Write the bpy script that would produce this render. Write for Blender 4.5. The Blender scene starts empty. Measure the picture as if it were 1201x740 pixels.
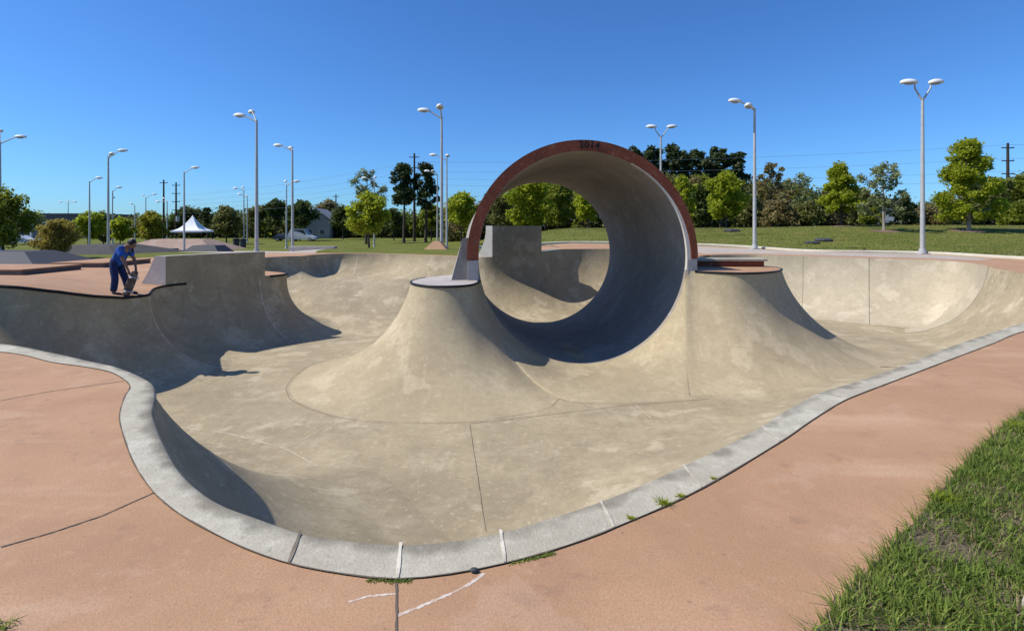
import bpy, bmesh, math, random
import numpy as np
from mathutils import Vector, Matrix, geometry
R = math.radians
C = bpy.context.scene.collection
EYE, F, CX, HY = 1.75, 600.0, 600.5, 265.0      # eye height, focal length and horizon (pixels of the 1201 px wide picture)

def P(px, py, z=0.0):
    "point of the plane at height z seen at a pixel"
    Y = (EYE - z) * F / (py - HY)
    return ((px - CX) / F * Y, Y)
def X_at(px, Y): return (px - CX) / F * Y
def Z_at(py, Y): return EYE - (py - HY) / F * Y
def sm(a, b, x):
    t = min(1.0, max(0.0, (x - a) / (b - a))); return t * t * (3 - 2 * t)
def lerp(a, b, t): return a + (b - a) * t

# ------------------------------------------------------------------ ground heights
def ground_z(x, y):
    zl = .3 * sm(18, 24, y) * sm(-17, -11, x)
    zr = .3 * sm(9.5, 15, y)
    z = lerp(zl, zr, sm(8, 12, x))
    if x < -9.3:
        s_ = min(3.5, max(0, -9.6 - x) * .9)
        z += .5 * (1 - sm(10.9 + s_ * .4, 12.5 + s_ * 1.6, y)) * sm(8.7, 10.2, y)
    if 3.8 < x < 11 and 12 < y < 26: z = .5 - .2 * sm(17, 25, y)
    z += .3 * sm(-.5, 2, x) * (1 - sm(6.5, 9.5, x)) * sm(22, 25, y) * (1 - sm(27, 33, y))
    if y > 26:
        q = x / y
        t = sm(-.12, .12, q)
        low = -1.15 * sm(30, 62, y)
        high = 1.15 * sm(28.5, 50, y) + .35 * sm(30, 50, y) * sm(.35, .75, q) - .5 * sm(70, 160, y)
        z += lerp(low, high, t)
    return z
def floor_z(x, y):
    z = -2.0 - .25 * sm(14, 21, y)
    z += 1.5 * sm(18.6, 24.6, y) * sm(-2.2, -5.0, x) if x < -2.2 else 0
    return z

# ------------------------------------------------------------------ mesh helpers
def tag(o, label=None, cat=None, group=None, kind=None):
    if label: o['label'] = label
    if cat: o['category'] = cat
    if group: o['group'] = group
    if kind: o['kind'] = kind
    return o
def empty(name, loc=(0, 0, 0), rz=0.0):
    o = bpy.data.objects.new(name, None); C.objects.link(o)
    o.location = loc; o.rotation_euler = (0, 0, rz); o.empty_display_size = .2
    return o
def obj(name, verts, faces, mat, parent=None, smooth=False, angle=None):
    me = bpy.data.meshes.new(name); me.from_pydata([tuple(v) for v in verts], [], faces); me.update()
    if mat: me.materials.append(mat)
    o = bpy.data.objects.new(name, me); C.objects.link(o)
    if parent: o.parent = parent
    if smooth:
        me.shade_smooth()
        if angle: me.set_sharp_from_angle(angle=R(angle))
    return o
class MB:
    def __init__(s): s.v = []; s.f = []
    def add(s, v, f):
        n = len(s.v); s.v += [tuple(p) for p in v]; s.f += [tuple(n + i for i in q) for q in f]; return s
    def box(s, lo, hi, M=None, bev=0.0):
        bm = bmesh.new(); bmesh.ops.create_cube(bm, size=1)
        for v in bm.verts: v.co = Vector([lo[i] + (v.co[i] + .5) * (hi[i] - lo[i]) for i in range(3)])
        if bev: bmesh.ops.bevel(bm, geom=bm.edges[:], offset=bev, segments=2, affect='EDGES')
        if M: bm.transform(M)
        bm.verts.index_update()
        s.add([v.co[:] for v in bm.verts], [[v.index for v in f.verts] for f in bm.faces]); bm.free(); return s
    def prism(s, poly, z0, z1, poly1=None):
        "solid between polygon at z0 and polygon (poly1) at z1"
        p1 = poly1 or poly; n = len(poly)
        v = [(p[0], p[1], z0 if not callable(z0) else z0(*p)) for p in poly] + [(p[0], p[1], z1 if not callable(z1) else z1(*p)) for p in p1]
        f = [[i, (i + 1) % n, n + (i + 1) % n, n + i] for i in range(n)] + [list(range(n))[::-1], list(range(n, 2 * n))]
        return s.add(v, f)
    def tube(s, pts, rad, n=8, cap=True):
        pts = [Vector(p) for p in pts]; rr = rad if isinstance(rad, (list, tuple)) else [rad] * len(pts)
        V = []; up = None
        for i, p in enumerate(pts):
            d = (pts[min(i + 1, len(pts) - 1)] - pts[max(i - 1, 0)]).normalized()
            if up is None: up = Vector((0, 0, 1)) if abs(d.z) < .9 else Vector((1, 0, 0))
            a = d.cross(up).normalized(); b = a.cross(d).normalized(); up = b
            for k in range(n):
                t = 2 * math.pi * k / n; V.append(p + (a * math.cos(t) + b * math.sin(t)) * rr[i])
        Fc = [[i * n + k, i * n + (k + 1) % n, (i + 1) * n + (k + 1) % n, (i + 1) * n + k] for i in range(len(pts) - 1) for k in range(n)]
        if cap: Fc += [list(range(n)), list(range((len(pts) - 1) * n, len(pts) * n))[::-1]]
        return s.add(V, Fc)
    def ball(s, c, r, M=None, seg=14, ring=8, zmin=-1.0):
        "ellipsoid; below zmin (unit) it is flattened"
        V = []; Fc = []
        for i in range(ring + 1):
            t = math.pi * i / ring
            for k in range(seg):
                u = 2 * math.pi * k / seg
                q = Vector((math.sin(t) * math.cos(u), math.sin(t) * math.sin(u), max(zmin, math.cos(t))))
                q = Vector((q.x * r[0], q.y * r[1], q.z * r[2]))
                if M: q = M @ q
                V.append(q + Vector(c))
        for i in range(ring):
            for k in range(seg): Fc.append([i * seg + k, i * seg + (k + 1) % seg, (i + 1) * seg + (k + 1) % seg, (i + 1) * seg + k])
        return s.add(V, Fc)
    def build(s, name, mat, parent=None, smooth=False, angle=None): return obj(name, s.v, s.f, mat, parent, smooth, angle)

# ------------------------------------------------------------------ materials
def new_mat(name, col, rough=.85, metal=0.0, spec=.3):
    m = bpy.data.materials.new(name); m.use_nodes = True
    b = m.node_tree.nodes['Principled BSDF']
    b.inputs['Base Color'].default_value = (*col, 1); b.inputs['Roughness'].default_value = rough
    b.inputs['Metallic'].default_value = metal; b.inputs['Specular IOR Level'].default_value = spec
    return m
def noise_chain(m, base, layers, bump=None, coord='Object'):
    """layers: (scale, detail, lo, hi, colour, strength[, stretch]) mixed over base one after another; bump: (scale, strength, distance)"""
    nt = m.node_tree; N = nt.nodes; L = nt.links; b = N['Principled BSDF']
    geo = N.new('ShaderNodeNewGeometry')
    prev = None
    for i, ly in enumerate(layers):
        sc, det, lo, hi, col, st = ly[:6]
        src = geo.outputs['Position']
        mp = N.new('ShaderNodeMapping'); L.new(src, mp.inputs[0])
        mp.inputs['Location'].default_value = (13.7 * i, 5.1 * i, 2.3 * i)
        if len(ly) > 6: mp.inputs['Scale'].default_value = ly[6]
        nz = N.new('ShaderNodeTexNoise'); nz.inputs['Scale'].default_value = sc; nz.inputs['Detail'].default_value = det; nz.inputs['Roughness'].default_value = .6
        L.new(mp.outputs[0], nz.inputs['Vector'])
        mr = N.new('ShaderNodeMapRange'); mr.inputs['From Min'].default_value = lo; mr.inputs['From Max'].default_value = hi
        mr.inputs['To Max'].default_value = st; L.new(nz.outputs['Fac'], mr.inputs['Value'])
        mx = N.new('ShaderNodeMix'); mx.data_type = 'RGBA'
        L.new(mr.outputs['Result'], mx.inputs['Factor'])
        if prev: L.new(prev, mx.inputs['A'])
        else: mx.inputs['A'].default_value = (*base, 1)
        mx.inputs['B'].default_value = (*col, 1); prev = mx.outputs['Result']
    L.new(prev, b.inputs['Base Color'])
    if bump:
        nz = N.new('ShaderNodeTexNoise'); nz.inputs['Scale'].default_value = bump[0]; nz.inputs['Detail'].default_value = 5
        L.new(geo.outputs['Position'], nz.inputs['Vector'])
        bp = N.new('ShaderNodeBump'); bp.inputs['Strength'].default_value = bump[1]; bp.inputs['Distance'].default_value = bump[2]
        L.new(nz.outputs['Fac'], bp.inputs['Height']); L.new(bp.outputs[0], b.inputs['Normal'])
    return m
def concrete(name, base, dark, light, stain=.5):
    m = new_mat(name, base, .88, 0, .25)
    return noise_chain(m, base, [
        (.5, 6, .36, .68, dark, .55 * stain + .08), (1.5, 8, .50, .74, light, .42), (3.4, 9, .50, .74, dark, .42 * stain),
        (1.4, 7, .57, .74, light, .30, (4, .8, 1)), (1.0, 8, .55, .74, dark, .30 * stain, (.8, 5, 1)), (.9, 9, .565, .60, light, .38),
        (7, 10, .50, .70, dark, .30), (11, 9, .56, .70, light, .42), (19, 6, .64, .72, (dark[0] * .5, dark[1] * .5, dark[2] * .5), .45), (55, 5, .40, .72, dark, .36)], (60, .4, .012))
M_bowl = concrete('bowl_concrete', (.405, .33, .205), (.21, .17, .11), (.62, .525, .365), .85)
M_hip = concrete('hip_concrete', (.435, .355, .22), (.27, .215, .135), (.60, .50, .34), .8)
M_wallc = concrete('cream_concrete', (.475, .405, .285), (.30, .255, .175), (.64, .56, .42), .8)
M_pipe = concrete('pipe_concrete', (.34, .30, .25), (.20, .18, .155), (.44, .41, .36), .9)
M_kerb = concrete('kerb_concrete', (.47, .425, .33), (.27, .24, .175), (.64, .60, .49), .7)
M_litrim = concrete('lit_rim_concrete', (.62, .58, .50), (.45, .42, .36), (.7, .67, .6), .5)  # paler than the pipe: sunlight on its edge put into the colour
M_side = concrete('ramp_side_concrete', (.46, .41, .37), (.28, .25, .23), (.60, .56, .52), .7)
M_path = concrete('path_concrete', (.44, .37, .30), (.30, .25, .20), (.55, .50, .43), .5)
M_cream = concrete('cream_kerb', (.60, .54, .42), (.42, .37, .28), (.7, .66, .55), .4)
def deck_mat():
    m = new_mat('salmon_concrete', (.5, .26, .17), .82, 0, .25)
    return noise_chain(m, (.43, .252, .138), [
        (.35, 4, .35, .70, (.34, .185, .10), .75), (.9, 5, .45, .72, (.50, .295, .17), .75), (3, 6, .52, .75, (.32, .18, .11), .45),
        (.7, 4, .56, .72, (.57, .385, .24), .5, (.6, 3, 1)), (11, 8, .56, .74, (.53, .33, .20), .4),
        (5, 8, .60, .70, (.25, .15, .10), .5), (26, 6, .66, .72, (.16, .10, .07), .55), (1.7, 9, .60, .635, (.54, .38, .26), .22), (70, 5, .42, .70, (.27, .15, .095), .5)], (110, .35, .008))
M_deck = deck_mat()
M_red = noise_chain(new_mat('rust_red_paint', (.22, .05, .03), .7), (.21, .052, .022), [(2, 7, .4, .7, (.13, .034, .016), .8), (7, 9, .56, .68, (.32, .14, .08), .5), (.9, 5, .5, .7, (.13, .035, .02), .6), (24, 6, .60, .68, (.38, .28, .2), .6)], (30, .6, .015))
M_black = new_mat('black_steel', (.02, .02, .022), .5, .6)
M_joint = new_mat('joint_filler', (.13, .10, .075), .95)
M_jointg = noise_chain(new_mat('grey_joint', (.2, .17, .13), .95), (.22, .18, .13), [(5, 4, .4, .6, (.11, .09, .07), .8)])
M_jointh = new_mat('faint_joint', (.27, .22, .15), .95)
M_jointf = noise_chain(new_mat('floor_joint', (.5, .44, .33), .9), (.50, .43, .31), [(6, 6, .42, .6, (.36, .29, .185), .9)])
M_jointp = noise_chain(new_mat('pale_joint', (.6, .55, .45), .9), (.64, .58, .46), [(6, 4, .4, .6, (.3, .26, .2), .7)])
M_white = noise_chain(new_mat('white_scratch', (.6, .53, .46), .95), (.60, .52, .44), [(14, 6, .45, .6, (.42, .28, .19), .8)])
M_lamp = noise_chain(new_mat('galvanised_pole', (.5, .5, .48), .5, .1, .5), (.42, .42, .40), [(3, 4, .4, .7, (.30, .30, .29), .6)])
M_head = new_mat('lamp_head_paint', (.72, .72, .69), .45)
M_lens = new_mat('lamp_lens', (.30, .32, .33), .2)
M_wood = noise_chain(new_mat('pole_wood', (.05, .035, .025), .95), (.055, .04, .03), [(2, 5, .4, .7, (.025, .02, .015), .7, (1, 1, .2))])
M_bark = noise_chain(new_mat('bark', (.08, .06, .045), .95), (.085, .065, .048), [(6, 5, .4, .7, (.035, .027, .02), .8, (1, 1, .3))], (20, .8, .03))
M_barkpale = noise_chain(new_mat('pale_bark', (.3, .26, .21), .95), (.30, .26, .21), [(6, 5, .4, .7, (.15, .12, .1), .7, (1, 1, .3))])
M_wire = new_mat('cable', (.16, .19, .24), .6)
M_dark = new_mat('dark_ramp', (.05, .052, .06), .7)
M_mulch = noise_chain(new_mat('mulch', (.16, .11, .08), .95), (.2, .13, .09), [(6, 5, .4, .7, (.09, .06, .04), .7)])
def grass_mat(name, a, b, c, d):
    m = new_mat(name, a, .95, 0, .1)
    return noise_chain(m, a, [(.12, 5, .40, .65, b, .8), (.8, 6, .45, .7, c, .65), (.35, 6, .52, .70, d, .75, (1, 2.2, 1)), (5, 6, .5, .75, b, .6), (22, 5, .45, .7, (a[0] * .45, a[1] * .45, a[2] * .45), .6)], (9, 1.0, .12))
M_grass = grass_mat('lawn', (.145, .165, .03), (.10, .125, .02), (.21, .195, .05), (.26, .20, .075))
M_verge = noise_chain(new_mat('verge_soil', (.10, .09, .05), .98), (.105, .085, .05), [(2.2, 5, .52, .66, (.33, .27, .19), .8), (7, 6, .45, .65, (.06, .05, .03), .6), (30, 4, .45, .7, (.2, .16, .1), .6)], (30, .9, .03))
def leaf_mat(name, a, b, trans=.35):
    m = bpy.data.materials.new(name); m.use_nodes = True; nt = m.node_tree; N = nt.nodes; L = nt.links
    pb = N['Principled BSDF']; pb.inputs['Roughness'].default_value = .6; pb.inputs['Specular IOR Level'].default_value = .25
    geo = N.new('ShaderNodeNewGeometry'); nz = N.new('ShaderNodeTexNoise'); nz.inputs['Scale'].default_value = .9; nz.inputs['Detail'].default_value = 5
    L.new(geo.outputs['Position'], nz.inputs['Vector'])
    ad = N.new('ShaderNodeMath'); ad.operation = 'MULTIPLY_ADD'; ad.inputs[1].default_value = .55
    L.new(geo.outputs['Random Per Island'], ad.inputs[0]); L.new(nz.outputs['Fac'], ad.inputs[2])
    mr = N.new('ShaderNodeMapRange'); mr.inputs['From Min'].default_value = .42; mr.inputs['From Max'].default_value = 1.1; L.new(ad.outputs[0], mr.inputs['Value'])
    mx = N.new('ShaderNodeMix'); mx.data_type = 'RGBA'; mx.inputs['A'].default_value = (*a, 1); mx.inputs['B'].default_value = (*b, 1)
    L.new(mr.outputs[0], mx.inputs['Factor']); L.new(mx.outputs['Result'], pb.inputs['Base Color'])
    tr = N.new('ShaderNodeBsdfTranslucent'); L.new(mx.outputs['Result'], tr.inputs['Color'])
    ms = N.new('ShaderNodeMixShader'); ms.inputs[0].default_value = trans
    L.new(pb.outputs[0], ms.inputs[1]); L.new(tr.outputs[0], ms.inputs[2]); L.new(ms.outputs[0], N['Material Output'].inputs['Surface'])
    return m
LM = {
    'bright': leaf_mat('leaf_bright', (.24, .29, .018), (.42, .46, .035), .6),
    'green': leaf_mat('leaf_green', (.15, .19, .02), (.27, .30, .035), .55),
    'dark': leaf_mat('leaf_dark', (.06, .085, .02), (.12, .155, .035), .4),
    'pine': leaf_mat('leaf_pine', (.04, .06, .02), (.08, .105, .035), .3),
    'olive': leaf_mat('leaf_olive', (.13, .14, .035), (.23, .22, .065), .45),
    'brown': leaf_mat('leaf_brown', (.19, .16, .06), (.30, .24, .10), .45),
    'rust': leaf_mat('leaf_rust', (.26, .22, .04), (.42, .33, .07), .5),
    'yellow': leaf_mat('leaf_yellow', (.24, .24, .02), (.36, .33, .035), .45),
    'grey': leaf_mat('leaf_grey', (.17, .21, .08), (.30, .33, .14), .45),
    'lawn': leaf_mat('lawn_blade', (.15, .175, .03), (.25, .24, .06), .4),
    'grassA': leaf_mat('blade_green', (.10, .16, .02), (.30, .37, .07), .5),
    'straw': leaf_mat('blade_straw', (.24, .19, .09), (.38, .30, .16), .3),
}

# ------------------------------------------------------------------ lips of the bowl
# control point: (x, y, z or None, width of the transition, normal or None)
def px_list(L, z=0.0): return [P(a, b, z) for a, b in L]
KIN = px_list([(1201, 378), (1120, 404), (1050, 431), (1000, 448), (960, 460), (925, 478), (890, 500), (845, 524), (800, 545), (750, 568), (700, 588), (645, 606), (590, 622), (530, 633),
               (470, 637), (415, 633), (360, 625), (300, 605), (260, 590), (232, 572), (210, 550), (194, 523), (184, 500), (179, 482), (182, 464), (176, 447), (140, 431), (105, 423), (60, 413), (0, 403)])
KOUT = px_list([(1201, 389), (1165, 403), (1120, 420), (1052, 446), (1010, 462), (985, 473), (950, 495), (915, 519), (820, 575), (720, 620), (655, 644), (590, 662), (528, 674), (465, 680), (402, 674), (340, 662), (285, 643), (235, 618), (205, 600),
                (180, 578), (160, 550), (148, 522), (140, 490), (146, 466), (152, 452), (130, 437), (95, 430), (60, 425), (0, 413)])
KIN = [(13.2, 11.8), (11.2, 10.3)] + KIN + [(-9.6, 7.95), (-11.2, 8.2), (-12.3, 8.7)]
KOUT = [(13.4, 11.5), (11.3, 10.0)] + KOUT + [(-9.6, 7.6), (-11.3, 7.85), (-12.6, 8.4)]
KW = []
for x, y in KIN:
    w = 3.0
    if x > 1: w = lerp(3.0, 4.4, sm(1, 5, x))
    if x < -4.6: w = 2.2
    KW.append(w)
MAIN = [(x, y, -.1, w, None) for (x, y), w in zip(KIN, KW)][1:]
MAIN += [(-12.9, 9.6, .28, 1.7, None), (-12.2, 10.5, .45, 1.8, None)]
MAIN += [(*P(a, b, z_), z_, 2.0, None) for a, b, z_ in [(0, 335, .50), (35, 338, .42), (70, 342, .31), (110, 347, .14), (145, 349, 0), (172, 346, 0)]]
MAIN += [(x, y, 0, 2.0, None) for x, y in [(-9.55, 13.5), (-10.0, 14.3), (-10.15, 15.0), (-9.75, 15.9), (-9.0, 17.1), (-8.3, 18.1)]]
MAIN += [(-8.35, 18.9, 0, 1.9, None), (-9.6, 19.5, .05, 1.6, None), (-11.1, 20.5, .1, 1.5, None), (-11.9, 22.5, .2, 1.4, None), (-11.5, 23.8, .28, 1.0, None), (-10.7, 24.4, .3, .9, None), (-10.1, 24.7, .3, .9, None), (-10.0, 25.6, .3, .9, None), (-9.2, 26.7, .3, 1.0, None),
         (-7.2, 26.7, .3, 1.1, None), (-5, 25.7, .3, 1.2, None), (-3.4, 24.8, .3, 1.5, None), (-2.2, 23.9, .3, 2.2, None), (-.9, 23.5, .32, 2.3, None), (1.1, 24.3, .5, 2.6, None),
         (2.5, 25.3, .6, 2.7, None), (4.4, 25.6, .6, 2.7, None), (6.2, 25.2, .6, 2.6, None), (6.9, 23.9, .55, 2.2, None), (6.0, 22.2, .42, 1.5, None), (5.0, 21.4, .4, .9, None)]
# the full pipe
PSI = R(6.0); RIN, ROUT = 2.90, 3.19
PC0 = Vector((1.99, 13.98, .90)); PLEN = 7.3
AX = Vector((-math.sin(PSI), math.cos(PSI), -.034)).normalized()
HH = Vector((math.cos(PSI), math.sin(PSI), 0)); VV = HH.cross(AX).normalized()
if VV.z < 0: VV = -VV
def pipe_pt(r, a, t): return PC0 + AX * t + HH * (r * math.cos(a)) + VV * (r * math.sin(a))
FLARE = [(-1.75, 15.2, .3, 1.6, (-.8, .6)), (-2.3, 14.6, .3, 2.2, (-.93, .3)), (-2.62, 13.8, .3, 2.9, (-1, -.05)), (-2.55, 13.05, .3, 3.0, (-.85, -.5)), (-2.15, 12.5, .3, 2.8, (-.5, -.87)),
         (-1.55, 12.32, .3, 2.6, (-.08, -1)), (-1.05, 12.6, .3, 2.75, (.36, -.95)), (-.88, 13.2, .3, 3.1, (.62, -.85))]
for k in range(0, 15):
    a = lerp(math.pi + .207, 2 * math.pi - .14, k / 14)
    p = pipe_pt(RIN, a, 0)
    FLARE.append((p.x, p.y - .01, p.z, lerp(3.15, 3.1, k / 14), (lerp(.78, -.34, (k / 14) ** .9), -1)))
NPIPE0, NPIPE1 = 8, 8 + 14
FLARE += [(5.08, 14.2, .5, 3.0, (-.3, -1)), (5.5, 13.86, .5, 2.75, (-.1, -1)), (6.1, 13.6, .5, 2.5, (.15, -1)), (6.9, 13.85, .5, 2.6, (.5, -.87)), (7.6, 14.5, .5, 2.9, (.86, -.5)), (7.95, 15.4, .5, 3.5, (1, -.15)),
          (7.6, 17, .48, 3.2, (.99, -.05)), (7.6, 20, .42, 2.8, (.98, -.15)), (8.5, 23.3, .34, 2.5, (.95, -.3)), (9.8, 25.4, .3, 2.3, (.6, -.8)), (11.9, 25.8, .3, 2.5, (.1, -1)), (13.2, 25.0, .3, 2.6, (-.5, -.86)),
          (15.5, 23.4, .3, 2.7, (-.55, -.83)), (17.4, 22.0, .3, 2.7, (-.62, -.78)), (18.1, 20.9, .3, 2.7, (-.9, -.4)), (17.6, 19.2, .3, 2.7, (-1, .2)), (16.4, 17.3, .3, 2.8, (-.96, .25)), (15.7, 15.6, .3, 3.0, (-.98, .2)),
          (15.3, 13.7, .2, 3.4, (-.95, .3)), (14.2, 12.4, .05, 3.8, (-.75, .65)), (12.8, 11.4, -.08, 4.2, (-.5, .86)), (11.2, 10.3, -.1, 4.4, (-.45, .9))]

def resample(ctrl, step=.16):
    n = len(ctrl); pts = [Vector((c[0], c[1], c[2])) for c in ctrl]
    nrm = []
    for i, c in enumerate(ctrl):
        if c[4] is not None: q = Vector(c[4])
        else:
            d = pts[min(i + 1, n - 1)] - pts[max(i - 1, 0)]
            q = Vector((d.y, -d.x))
        nrm.append(q.normalized())
    out = []
    for i in range(n - 1):
        p0, p1, p2, p3 = pts[max(i - 1, 0)], pts[i], pts[i + 1], pts[min(i + 2, n - 1)]
        m = max(2, int((p2 - p1).length / step))
        for k in range(m + (1 if i == n - 2 else 0)):
            t = k / m; t2 = t * t; t3 = t2 * t
            p = .5 * ((2 * p1) + (-p0 + p2) * t + (2 * p0 - 5 * p1 + 4 * p2 - p3) * t2 + (-p0 + 3 * p1 - 3 * p2 + p3) * t3)
            s = t2 * (3 - 2 * t)
            p.z = lerp(p1.z, p2.z, t)
            q = (nrm[i] * (1 - s) + nrm[i + 1] * s).normalized()
            out.append([p, q, lerp(ctrl[i][3], ctrl[i + 1][3], s), i + t])
    return out
def profile(p, q, w, n=18):
    fx, fy = p.x + q.x * w, p.y + q.y * w
    zf = floor_z(fx, fy); h = p.z - zf
    if h < .03: return [Vector((p.x + q.x * w * k / n, p.y + q.y * w * k / n, lerp(p.z, zf, k / n) - (.03 if k == n else 0))) for k in range(n + 1)]
    if w < h: r = w; am = math.pi / 2
    else: r = (w * w + h * h) / (2 * h); am = math.atan2(w, r - h)
    o = [Vector((p.x, p.y, p.z))]
    for k in range(n):
        a = am * (1 - k / (n - 1)); d = w - r * math.sin(a)
        o.append(Vector((p.x + q.x * d, p.y + q.y * d, zf + r * (1 - math.cos(a)) + (1e-3 if k == 0 and w >= h else 0))))
    o[1].z = min(o[1].z, p.z - .001); o[-1].z -= .03; o[-2].z -= .004
    return o
def loft(name, S, mat, n=18):
    V = []; Fc = []
    for p, q, w, _ in S: V += profile(p, q, w, n)
    m = n + 1
    for i in range(len(S) - 1):
        for k in range(n): Fc.append((i * m + k, i * m + k + 1, (i + 1) * m + k + 1, (i + 1) * m + k))
    o = obj(name, V, Fc, mat, None, True, 60)
    return o
S_main = resample(MAIN); S_flare = resample(FLARE, .12)
def smooth_normals(S, it=6):
    for _ in range(it):
        q = [s[1] for s in S]
        for i in range(1, len(S) - 1): S[i][1] = (q[i - 1] + q[i] * 2 + q[i + 1]).normalized()
smooth_normals(S_main, 10); smooth_normals(S_flare, 14)
hips = [s for s in S_flare if s[3] <= NPIPE1 + 10]
rest = [s for s in S_flare if s[3] >= NPIPE1 + 9.7]
tag(loft('bowl_wall', S_main, M_bowl), 'smooth grey concrete walls curving down around the skate bowl', 'bowl wall', kind='structure')
tag(loft('bowl_wall', hips, M_hip), 'pale flared concrete hips in front of the full pipe', 'bowl wall', kind='structure')
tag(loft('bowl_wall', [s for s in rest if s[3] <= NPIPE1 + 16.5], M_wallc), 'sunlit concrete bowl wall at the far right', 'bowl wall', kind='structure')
tag(loft('bowl_wall', [s for s in rest if s[3] >= NPIPE1 + 16.4], M_bowl), 'low concrete bank closing the bowl at the right edge', 'bowl wall', kind='structure')
# floor sheet of the bowl
V = []; Fc = []; xs = np.arange(-18, 19.01, .5); ys = np.arange(2.6, 28.01, .5)
for y in ys:
    for x in xs: V.append((x, y, floor_z(x, y) - .012))
nx = len(xs)
inner = [(s[0].x, s[0].y) for s in S_main] 
def inside(pt, poly):
    x, y = pt; c = False; j = len(poly) - 1
    for i in range(len(poly)):
        a, b = poly[i], poly[j]
        if (a[1] > y) != (b[1] > y) and x < (b[0] - a[0]) * (y - a[1]) / (b[1] - a[1]) + a[0]: c = not c
        j = i
    return c
iA = next(i for i, s in enumerate(S_flare) if s[3] >= NPIPE1 + 1)       # right platform starts here
HOLE = [(s[0].x, s[0].y) for s in S_main if s[3] > len(KIN) - 2]          # west, back
HOLE += [(4.75, 21.3), (4.72, 19.5), (4.95, 16), (5.05, 14.6)] + [(s[0].x, s[0].y) for s in S_flare[iA:]]
FULL = HOLE + [(x, y) for x, y in KIN[1:]]
for j in range(len(ys) - 1):
    for i in range(nx - 1):
        c = (xs[i] + .25, ys[j] + .25)
        if any(inside((c[0] + dx, c[1] + dy), FULL) for dx in (-.7, 0, .7) for dy in (-.7, 0, .7)): Fc.append((j * nx + i, j * nx + i + 1, (j + 1) * nx + i + 1, (j + 1) * nx + i))
bowl_floor = tag(obj('bowl_floor', V, Fc, M_bowl, None, True), 'stained tan concrete floor of the skate bowl', 'floor', kind='structure')

# ------------------------------------------------------------------ kerb strip round the near side
def dense(L, step=.06):
    o = []
    for i in range(len(L) - 1):
        p0, p1, p2, p3 = [Vector(L[max(0, min(len(L) - 1, i + k))]) for k in (-1, 0, 1, 2)]
        m = max(2, int((p2 - p1).length / step))
        for k in range(m):
            t = k / m; t2 = t * t; t3 = t2 * t
            o.append(.5 * ((2 * p1) + (-p0 + p2) * t + (2 * p0 - 5 * p1 + 4 * p2 - p3) * t2 + (-p0 + 3 * p1 - 3 * p2 + p3) * t3))
    o.append(Vector(L[-1])); return o
din = dense(KIN); dout = dense(KOUT)
V = []; K = 7; last = 0; pairs = []
for i, p in enumerate(din):
    rng = range(last, min(len(dout), last + 60))
    j = min(rng, key=lambda k: (dout[k] - p).length) if i else 0
    last = j; q = dout[j]; pairs.append((p, q))
    d = (p - q).normalized()
    for off, z in ((None, .006), (-.06, .007), (-.02, .002), (.0, -.015), (.012, -.04), (.012, -.13), (-.05, -.16)):
        b = q if off is None else p + d * off
        V.append((b.x, b.y, z))
Fc = [(i * K + k, i * K + k + 1, (i + 1) * K + k + 1, (i + 1) * K + k) for i in range(len(din) - 1) for k in range(K - 1)]
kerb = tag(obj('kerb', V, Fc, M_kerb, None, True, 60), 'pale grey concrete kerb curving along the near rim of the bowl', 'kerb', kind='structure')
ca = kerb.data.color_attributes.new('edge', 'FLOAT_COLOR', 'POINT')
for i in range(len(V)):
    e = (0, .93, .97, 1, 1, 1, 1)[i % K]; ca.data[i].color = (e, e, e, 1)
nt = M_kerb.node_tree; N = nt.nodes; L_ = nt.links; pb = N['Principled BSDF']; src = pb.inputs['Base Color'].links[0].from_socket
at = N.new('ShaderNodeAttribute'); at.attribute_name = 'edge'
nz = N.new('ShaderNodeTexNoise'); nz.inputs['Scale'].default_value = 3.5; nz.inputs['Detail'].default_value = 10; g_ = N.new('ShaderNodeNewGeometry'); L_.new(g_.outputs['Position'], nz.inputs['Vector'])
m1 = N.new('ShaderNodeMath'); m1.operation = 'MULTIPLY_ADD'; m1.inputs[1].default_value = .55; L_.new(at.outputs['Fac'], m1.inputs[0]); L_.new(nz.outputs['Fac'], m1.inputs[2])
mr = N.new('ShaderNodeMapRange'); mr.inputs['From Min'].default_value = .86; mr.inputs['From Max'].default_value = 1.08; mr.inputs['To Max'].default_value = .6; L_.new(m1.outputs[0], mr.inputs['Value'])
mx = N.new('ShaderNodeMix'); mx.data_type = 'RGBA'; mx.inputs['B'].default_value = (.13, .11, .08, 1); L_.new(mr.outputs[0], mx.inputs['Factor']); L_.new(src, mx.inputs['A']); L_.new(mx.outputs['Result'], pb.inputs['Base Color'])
def strip(pts, w, z, mat, name, parent=None, zf=None, wj=0.0, seed=1):
    rnd = random.Random(seed); V = []
    pts = [Vector((p[0], p[1])) for p in pts]
    for i, p in enumerate(pts):
        d = (pts[min(i + 1, len(pts) - 1)] - pts[max(i - 1, 0)]).normalized(); nrm = Vector((-d.y, d.x))
        ww = w * (1 + wj * rnd.uniform(-1, 1)) / 2
        for s in (-1, 1):
            a = p + nrm * ww * s; V.append((a.x, a.y, (zf(a.x, a.y) if zf else 0) + z))
    return obj(name, V, [(2 * i, 2 * i + 1, 2 * i + 3, 2 * i + 2) for i in range(len(pts) - 1)], mat, parent)
def polyline(L, n=20, wob=0.0, seed=0):
    rnd = random.Random(seed); o = []
    for i in range(len(L) - 1):
        for k in range(n):
            t = k / n; o.append((lerp(L[i][0], L[i + 1][0], t) + rnd.uniform(-wob, wob), lerp(L[i][1], L[i + 1][1], t) + rnd.uniform(-wob, wob)))
    o.append(L[-1]); return o
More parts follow.
